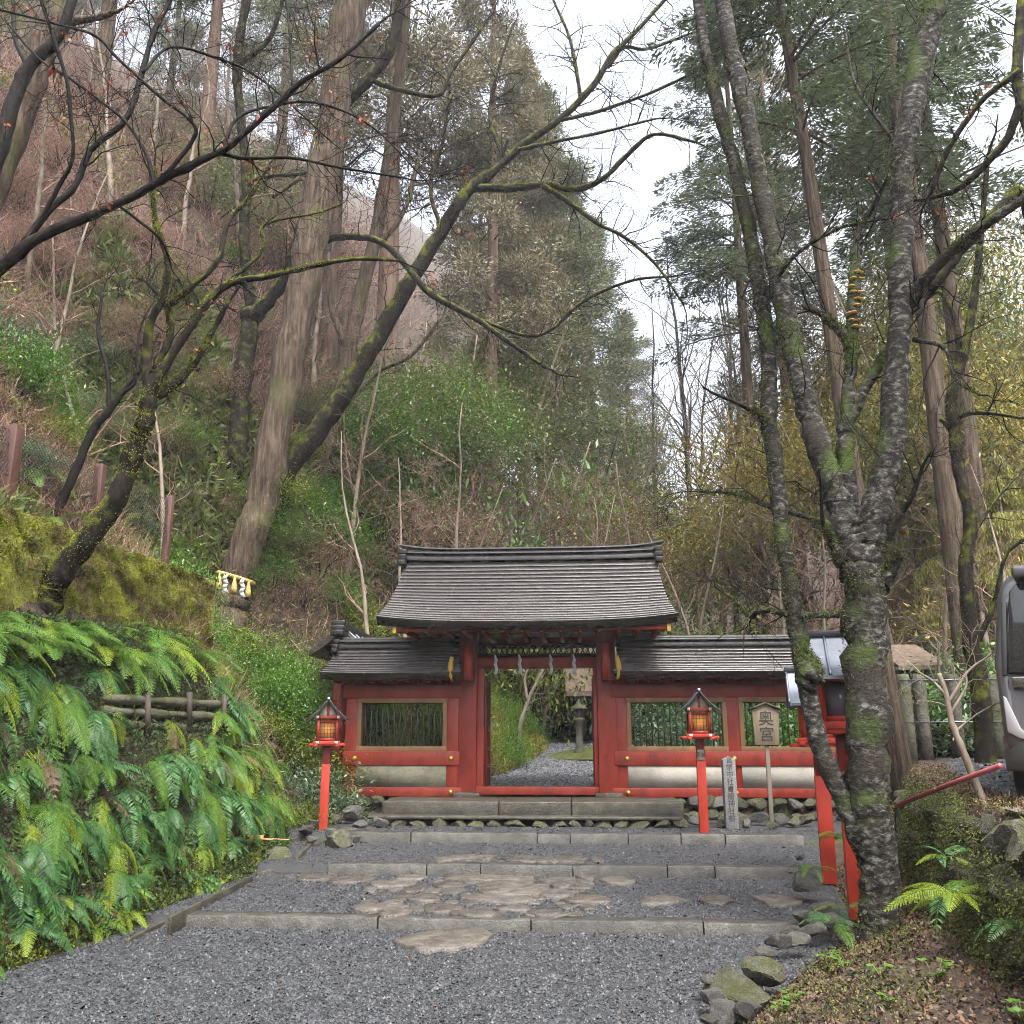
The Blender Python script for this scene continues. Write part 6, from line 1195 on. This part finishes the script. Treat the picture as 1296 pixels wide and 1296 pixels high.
traced_tree('pale_tree', 'pale barked tree behind the leaning mossy trunk', 'bark_cedar', [[(398, 610, 30), (425, 530, 22), (440, 450, 19), (455, 380, 18), (475, 300, 16), (492, 200, 14), (505, 100, 12), (515, 0, 10)], ([(440, 440, 10), (420, 390, 8), (415, 330, 6)], 0, .4), ([(470, 320, 8), (510, 270, 6), (530, 200, 5)], 0, .4), ([(430, 520, 8), (480, 470, 6), (520, 450, 5), (560, 400, 4)], 0, -.4)], YP, (6, 8, 8, 8), 50, 'twig_grey', tl=1.4, tlev=2)
traced_tree('pale_mossy_tree', 'pale mossy trunk rising at the upper left corner', 'bark_cedar', [[(-60, 380, 40), (-20, 260, 32), (20, 160, 30), (45, 90, 28), (75, 0, 26), (95, -70, 24)], ([(55, 60, 8), (90, 30, 8), (130, 20, 7), (150, 14, 4)], 0, -.3)], 11.0, (2, 4), 51, tl=.7)
traced_tree('corner_tree', 'dark thin trunk crossing the pale trunk at upper left corner', 'bark_dark', [[(-40, 300, 20), (-5, 200, 18), (20, 120, 15), (38, 82, 14), (75, 45, 11), (98, -20, 9)], ([(36, 85, 6), (20, 50, 5), (16, 0, 4)], 0, .2)], 9.4, (4, 8), 52, dead=90, tl=.6)
traced_tree('overhanging_limb', 'mossy curved limbs of a tree reaching in at upper right', 'bark_moss', [[(1420, 620, 50), (1370, 400, 36), (1330, 330, 26), (1296, 245, 17), (1270, 262, 16), (1220, 310, 15), (1175, 370, 14)], ([(1350, 360, 22), (1322, 230, 16), (1292, 120, 12), (1288, 60, 10), (1296, -20, 9)], 0, .3), ([(1292, 130, 9), (1275, 175, 9), (1240, 215, 8), (1210, 240, 7), (1180, 250, 5)], .1, .5), ([(1290, 90, 7), (1240, 130, 6), (1200, 190, 6), (1180, 240, 5)], .1, .4)], 8.6, (8, 8, 8, 8), 53, 'bark_dark', dead=20, tl=.7, tlev=2)

# ------------------------------------------------------------------ ferns
def frond(seed, kind, mat, torn=.06):
    g = np.random.RandomState(seed); mb = MB(); n = 24; t = np.linspace(.12, .985, n); a, b, sw = g.uniform(.28, .45), g.uniform(.6, .9), g.uniform(-.12, .12)
    curve = lambda t: np.stack([t - .12 * t ** 2, sw * t * t, a * t - b * t * t], -1)
    t = t[g.rand(n) > torn]; n = len(t)
    mb.tube(curve(np.linspace(0, 1, 9)), np.linspace(.007, .002, 9), 3, False)
    wd = .185 * np.sin(np.pi * (t * .78 + .2)) ** .8 * (1 if kind == 'lace' else 1.05); tg = unit(np.gradient(curve(t), axis=0))
    for s in (-1, 1):
        side = np.stack([np.zeros(n), np.full(n, float(s)), np.zeros(n)], -1); ax = unit(side + tg * .45 + np.array([0, 0, -.28]) + g.normal(0, .06, (n, 3))); up = unit(np.cross(tg, ax) * s)
        if kind == 'lace':
            for q in np.linspace(.08, 1, 9):
                p = curve(t) + ax * (wd * q)[:, None] + np.array([0, 0, -.05]) * (q * q * wd[:, None] * 2); L = .034 * (1.15 - .8 * q) * (.5 + wd / .185 * .7)
                for s2 in (-1, 1): mb.leaves(p, unit(tg * s2 + ax * .5), up + g.normal(0, .12, (n, 3)), L, .0115)
        else:
            mb.leaves(curve(t), ax, up + g.normal(0, .15, (n, 3)), wd * .95, .028); mb.leaves(curve(t) + ax * (wd * .3)[:, None], unit(ax + tg * .25), up, wd * .75, .02)
    return mb.data('frond', mt[mat])
FR = [frond(1, 'lace', 'fern_a'), frond(2, 'lace', 'fern_a'), frond(3, 'plain', 'fern_b'), frond(4, 'plain', 'fern_b'), frond(5, 'lace', 'fern_y'), frond(6, 'lace', 'fern_b'), frond(7, 'lace', 'fern_a', .3), frond(8, 'plain', 'fern_b', .25), frond(9, 'lace', 'fern_y', .35), frond(10, 'lace', 'dead', .45), frond(11, 'plain', 'fern_a', .1)]
def fern(x, y, z, s, n, az0, spread, pitch, label, group, kinds=(0, 1, 2, 3, 4, 5)):
    T = thing('fern', label, 'fern', (x, y, z), group); k = rt.choice(kinds)
    for i in range(n):
        a = az0 + spread * ((i + .5) / n - .5) * 2 + rt.uniform(-.2, .2); kk = k if rt.random() < .6 else (rt.choice(kinds) if rt.random() < .6 else rt.choice((6, 7, 8, 9, 10)))
        place('frond', FR[kk], T, (rt.uniform(-.04, .04), rt.uniform(-.04, .04), 0), (rt.uniform(-.35, .35), pitch + rt.uniform(-.28, .28), a), s * rt.uniform(.7, 1.15))
    return T
def bank_fern(y, dl, s, n, pitch, label, group, kinds=(0, 1, 2, 3, 4, 5), spread=1.5):
    x = float(xL(y)) - dl; pu, pv = project((x, y, Hs(x, y)))
    if (145 < pu < 270 and 872 < pv < 896) or (300 < pu < 380 and 1040 < pv < 1110): return        # the logs and the basin stay clear
    fern(x, y, Hs(x, y) + .02, s, n, -.25, spread, pitch, label, group, kinds)
gT = 'ferns of the upper tier below the mossy wall'
y = 6.9
while y < 12.6:
    bank_fern(y, rt.uniform(1.32, 1.6), rt.uniform(.65, .95), rt.randint(6, 9), -.05, 'large arching fern in the top row below the mossy wall', gT, (0, 1, 0, 1, 4)); y += rt.uniform(.30, .46)
y = 7.3
while y < 13:
    bank_fern(y, rt.uniform(1.62, 1.85), rt.uniform(.4, .6), 6, -.2, 'small fern close under the mossy wall face', 'small ferns under the mossy wall', (0, 1, 4)); y += rt.uniform(.3, .5)
gM = 'ferns hanging over the left bank'
for i in range(172):
    y = 6.3 + 8.2 * rt.random(); dl = rt.uniform(.25, 1.3); 
    bank_fern(y, dl, rt.uniform(.40, .80), rt.randint(7, 10), rt.uniform(.25, .85), 'drooping fern hanging down the middle of the left bank', gM)
for i in range(38):
    y = 6.2 + 7.0 * rt.random(); bank_fern(y, rt.uniform(.08, .32), rt.uniform(.2, .42), 8, .1, 'small fern at the foot of the left bank beside path', 'small ferns at the foot of the left bank', (0, 2, 3, 4, 5))
for i in range(24):
    y = rt.uniform(9, 18); dl = rt.uniform(2.4, 5.5); bank_fern(y, dl, rt.uniform(.5, .9), 6, .0, 'fern growing on the slope above the wire fence', 'ferns on the left slope', (0, 1, 4), 2.8)
for i in range(52):
    y = rt.uniform(11.8, 15.6); bank_fern(y, rt.uniform(.15, 2.0), rt.uniform(.4, .75), 9, rt.uniform(.1, .6), 'fern on the bank above and behind left lantern', 'ferns behind the left lantern', (0, 4, 4, 1))
def put_fern(u, v, Y, s, n, az, lab, kinds=(0, 1), sp=2.6, pitch=-.25):
    p = at(u, v, Y); fern(p[0], p[1], p[2], s, n, az, sp, pitch, lab, 'ferns right of the path', kinds)
put_fern(1205, 1135, 6.9, .42, 9, R(-100), 'bright fern before the mossy retaining wall', (0, 4)); put_fern(1195, 1085, 7.3, .3, 5, R(-100), 'small bright fern high on the mossy retaining wall', (3, 4))
put_fern(1030, 1100, 10.4, .3, 7, R(-120), 'bright small fern beside the far red post foot', (0, 4)); put_fern(1050, 1170, 8.7, .34, 7, R(-120), 'pale fern among rocks left of the lichen trunk', (0, 5)); put_fern(1072, 1150, 9.1, .3, 6, R(-90), 'small fern at the foot of near red post', (4, 5)); put_fern(1285, 1170, 6.2, .3, 6, R(-110), 'dark fern at the right edge below the wall', (2, 3)); put_fern(275, 800, hit(275, 800), .7, 8, R(-80), 'fern before the foot of the roped old cedar', (0, 4)); put_fern(305, 805, hit(305, 805), .7, 8, R(-80), 'yellow green fern right before the roped old cedar', (0, 4)); put_fern(1060, 1060, 11.0, .35, 7, R(-90), 'fern between the two red posts', (0, 1))

# ------------------------------------------------------------------ ground cover near the path
def cover(n, fx, name, mat, L, W, label, cat, lift=.06, flat=.5):
    x, y = fx(n); P = np.stack([x, y, H(x, y) + rs.uniform(-.01, lift, len(x))], -1); mb = MB()
    mb.leaves(P, unit(rs.normal(0, .8, P.shape) + (.3, -.2, .1)), unit(np.array([0, 0, 1.]) + rs.normal(0, flat, P.shape)), rs.uniform(*L, len(x)), rs.uniform(*W, len(x))); return tag(mb.build(name, mt[mat]), label, cat, kind='stuff')
def bank(n): y = 6 + 10 * rs.rand(n); dl = 1.75 * rs.rand(n) - .02; k = fbm(y * 1.7, dl * 2.2) > -.2; return (xL(y) - dl)[k], y[k]
cover(50000, bank, 'ground_cover', 'leaf_dark', (.03, .085), (.014, .032), 'dark small leaved plants covering the left bank under ferns', 'plants', .16, .9)
def foot(n): y = 5.9 + 8 * rs.rand(n); dl = np.abs(rs.normal(0, .2, n)); return xL(y) - dl, y
cover(12000, foot, 'ground_cover', 'cover', (.025, .06), (.012, .03), 'yellow green creeping plants along the left path edge', 'plants', .08)
def mound(n): y = 4.6 + 7.4 * rs.rand(n); x = xR(y) + .05 + (lotx(y) - xR(y)) * rs.rand(n); return x, y
cover(26000, lambda n: (lambda a: (a[0][fbm(a[0] * 2, a[1] * 2) > 0.0], a[1][fbm(a[0] * 2, a[1] * 2) > 0.0]))(mound(n)), 'ground_cover', 'moss_dark', (.012, .03), (.007, .016), 'mossy small plants on the mound around lichen trunk', 'plants', .05)
cover(13000, mound, 'fallen_leaves', 'dead', (.02, .05), (.012, .028), 'wet brown fallen leaves on the mound at lower right', 'leaves', .035)
def lot_edge(n): y = 4.6 + 8 * rs.rand(n); x = lotx(y) + rs.rand(n) * .55; return x, y
cover(6000, lot_edge, 'ground_cover', 'dead', (.03, .08), (.004, .009), 'dry brown grass along the top of the retaining wall', 'grass', .08)
cover(3500, lot_edge, 'ground_cover', 'moss', (.015, .03), (.008, .014), 'yellow moss along the top of the retaining wall', 'moss', .05)
def seedling(u, v, Y, s, lab):
    p = at(u, v, Y); z = Hs(p[0], p[1]); T = thing('seedling', lab, 'plant', (p[0], p[1], z), 'seedlings on the right mound')
    for k in range(9):
        a = rt.uniform(0, 6.28); h = s * rt.uniform(.5, 1.3); e = np.array([p[0] + math.cos(a) * h * .6, p[1] + math.sin(a) * h * .6, z + h]); MB().tube([(p[0], p[1], z), e], .003, 3).build('stem', mt['rachis'], T)
        m = MB(); q = np.tile(e, (3, 1)); an = a + np.array([-1.2, 0, 1.2]); m.leaves(q, np.stack([np.cos(an), np.sin(an), np.full(3, .05)], -1), np.tile((0, 0, 1.), (3, 1)) + rs.normal(0, .3, (3, 3)), s * .62, s * .42); m.build('leaf', mt['fern_a'], T)
for a in [(1185, 1235, 6.3, .09, 'round leaved bright seedling right of centre on the mound'), (1115, 1240, 6.4, .07, 'small round leaved seedling before the lichen trunk'), (1000, 1235, 6.7, .07, 'small yellow green seedling near mossy topped rock'), (1045, 1190, 8.0, .08, 'yellow green seedling between rocks and lichen trunk'), (1130, 1290, 5.7, .06, 'tiny seedling at the bottom edge below the trunk'), (985, 1250, 6.5, .06, 'tiny yellow seedling beside the largest angular rock'), (1068, 1215, 7.2, .07, 'small green seedling left of the trunk foot'), (1290, 1240, 5.4, .08, 'round leaved seedling at the right edge')]: seedling(*a)

n = 260; y = 6 + 8 * rs.rand(n); x = xL(y) + (xR(y) - xL(y)) * rs.rand(n); P = np.stack([x, y, pathz(y) + .018], -1); mb = MB()
mb.leaves(P, unit(rs.normal(0, 1, P.shape) * (1, 1, .15)), np.array([0, 0, 1.]) + rs.normal(0, .25, P.shape), rs.uniform(.02, .045, n), rs.uniform(.012, .026, n)); tag(mb.build('fallen_leaves', mt['dead']), 'few brown fallen leaves lying on the gravel path', 'leaves', kind='stuff')
cover(9000, lambda n: (lambda a: (a[0][fbm(a[0] * 1.7 + 9, a[1] * 1.7) > .06], a[1][fbm(a[0] * 1.7 + 9, a[1] * 1.7) > .06]))(mound(n)), 'ground_cover', 'moss', (.01, .026), (.006, .014), 'patches of bright moss on the mound at lower right', 'moss', .03)
# ------------------------------------------------------------------ damp air
HZ = MB().box((-170, -45, -3), (190, 280, 150))
hm = bpy.data.materials.new('haze'); hm.use_nodes = True; T = hm.node_tree; T.nodes.clear()
vo = T.nodes.new('ShaderNodeVolumePrincipled'); vo.inputs['Density'].default_value = .0013; vo.inputs['Color'].default_value = (.93, .95, 1, 1); vo.inputs['Anisotropy'].default_value = .2
T.links.new(vo.outputs[0], T.nodes.new('ShaderNodeOutputMaterial').inputs['Volume'])
USE_HAZE = True
if USE_HAZE: tag(HZ.build('haze', hm), 'thin pale damp air over the valley', 'haze', kind='stuff')
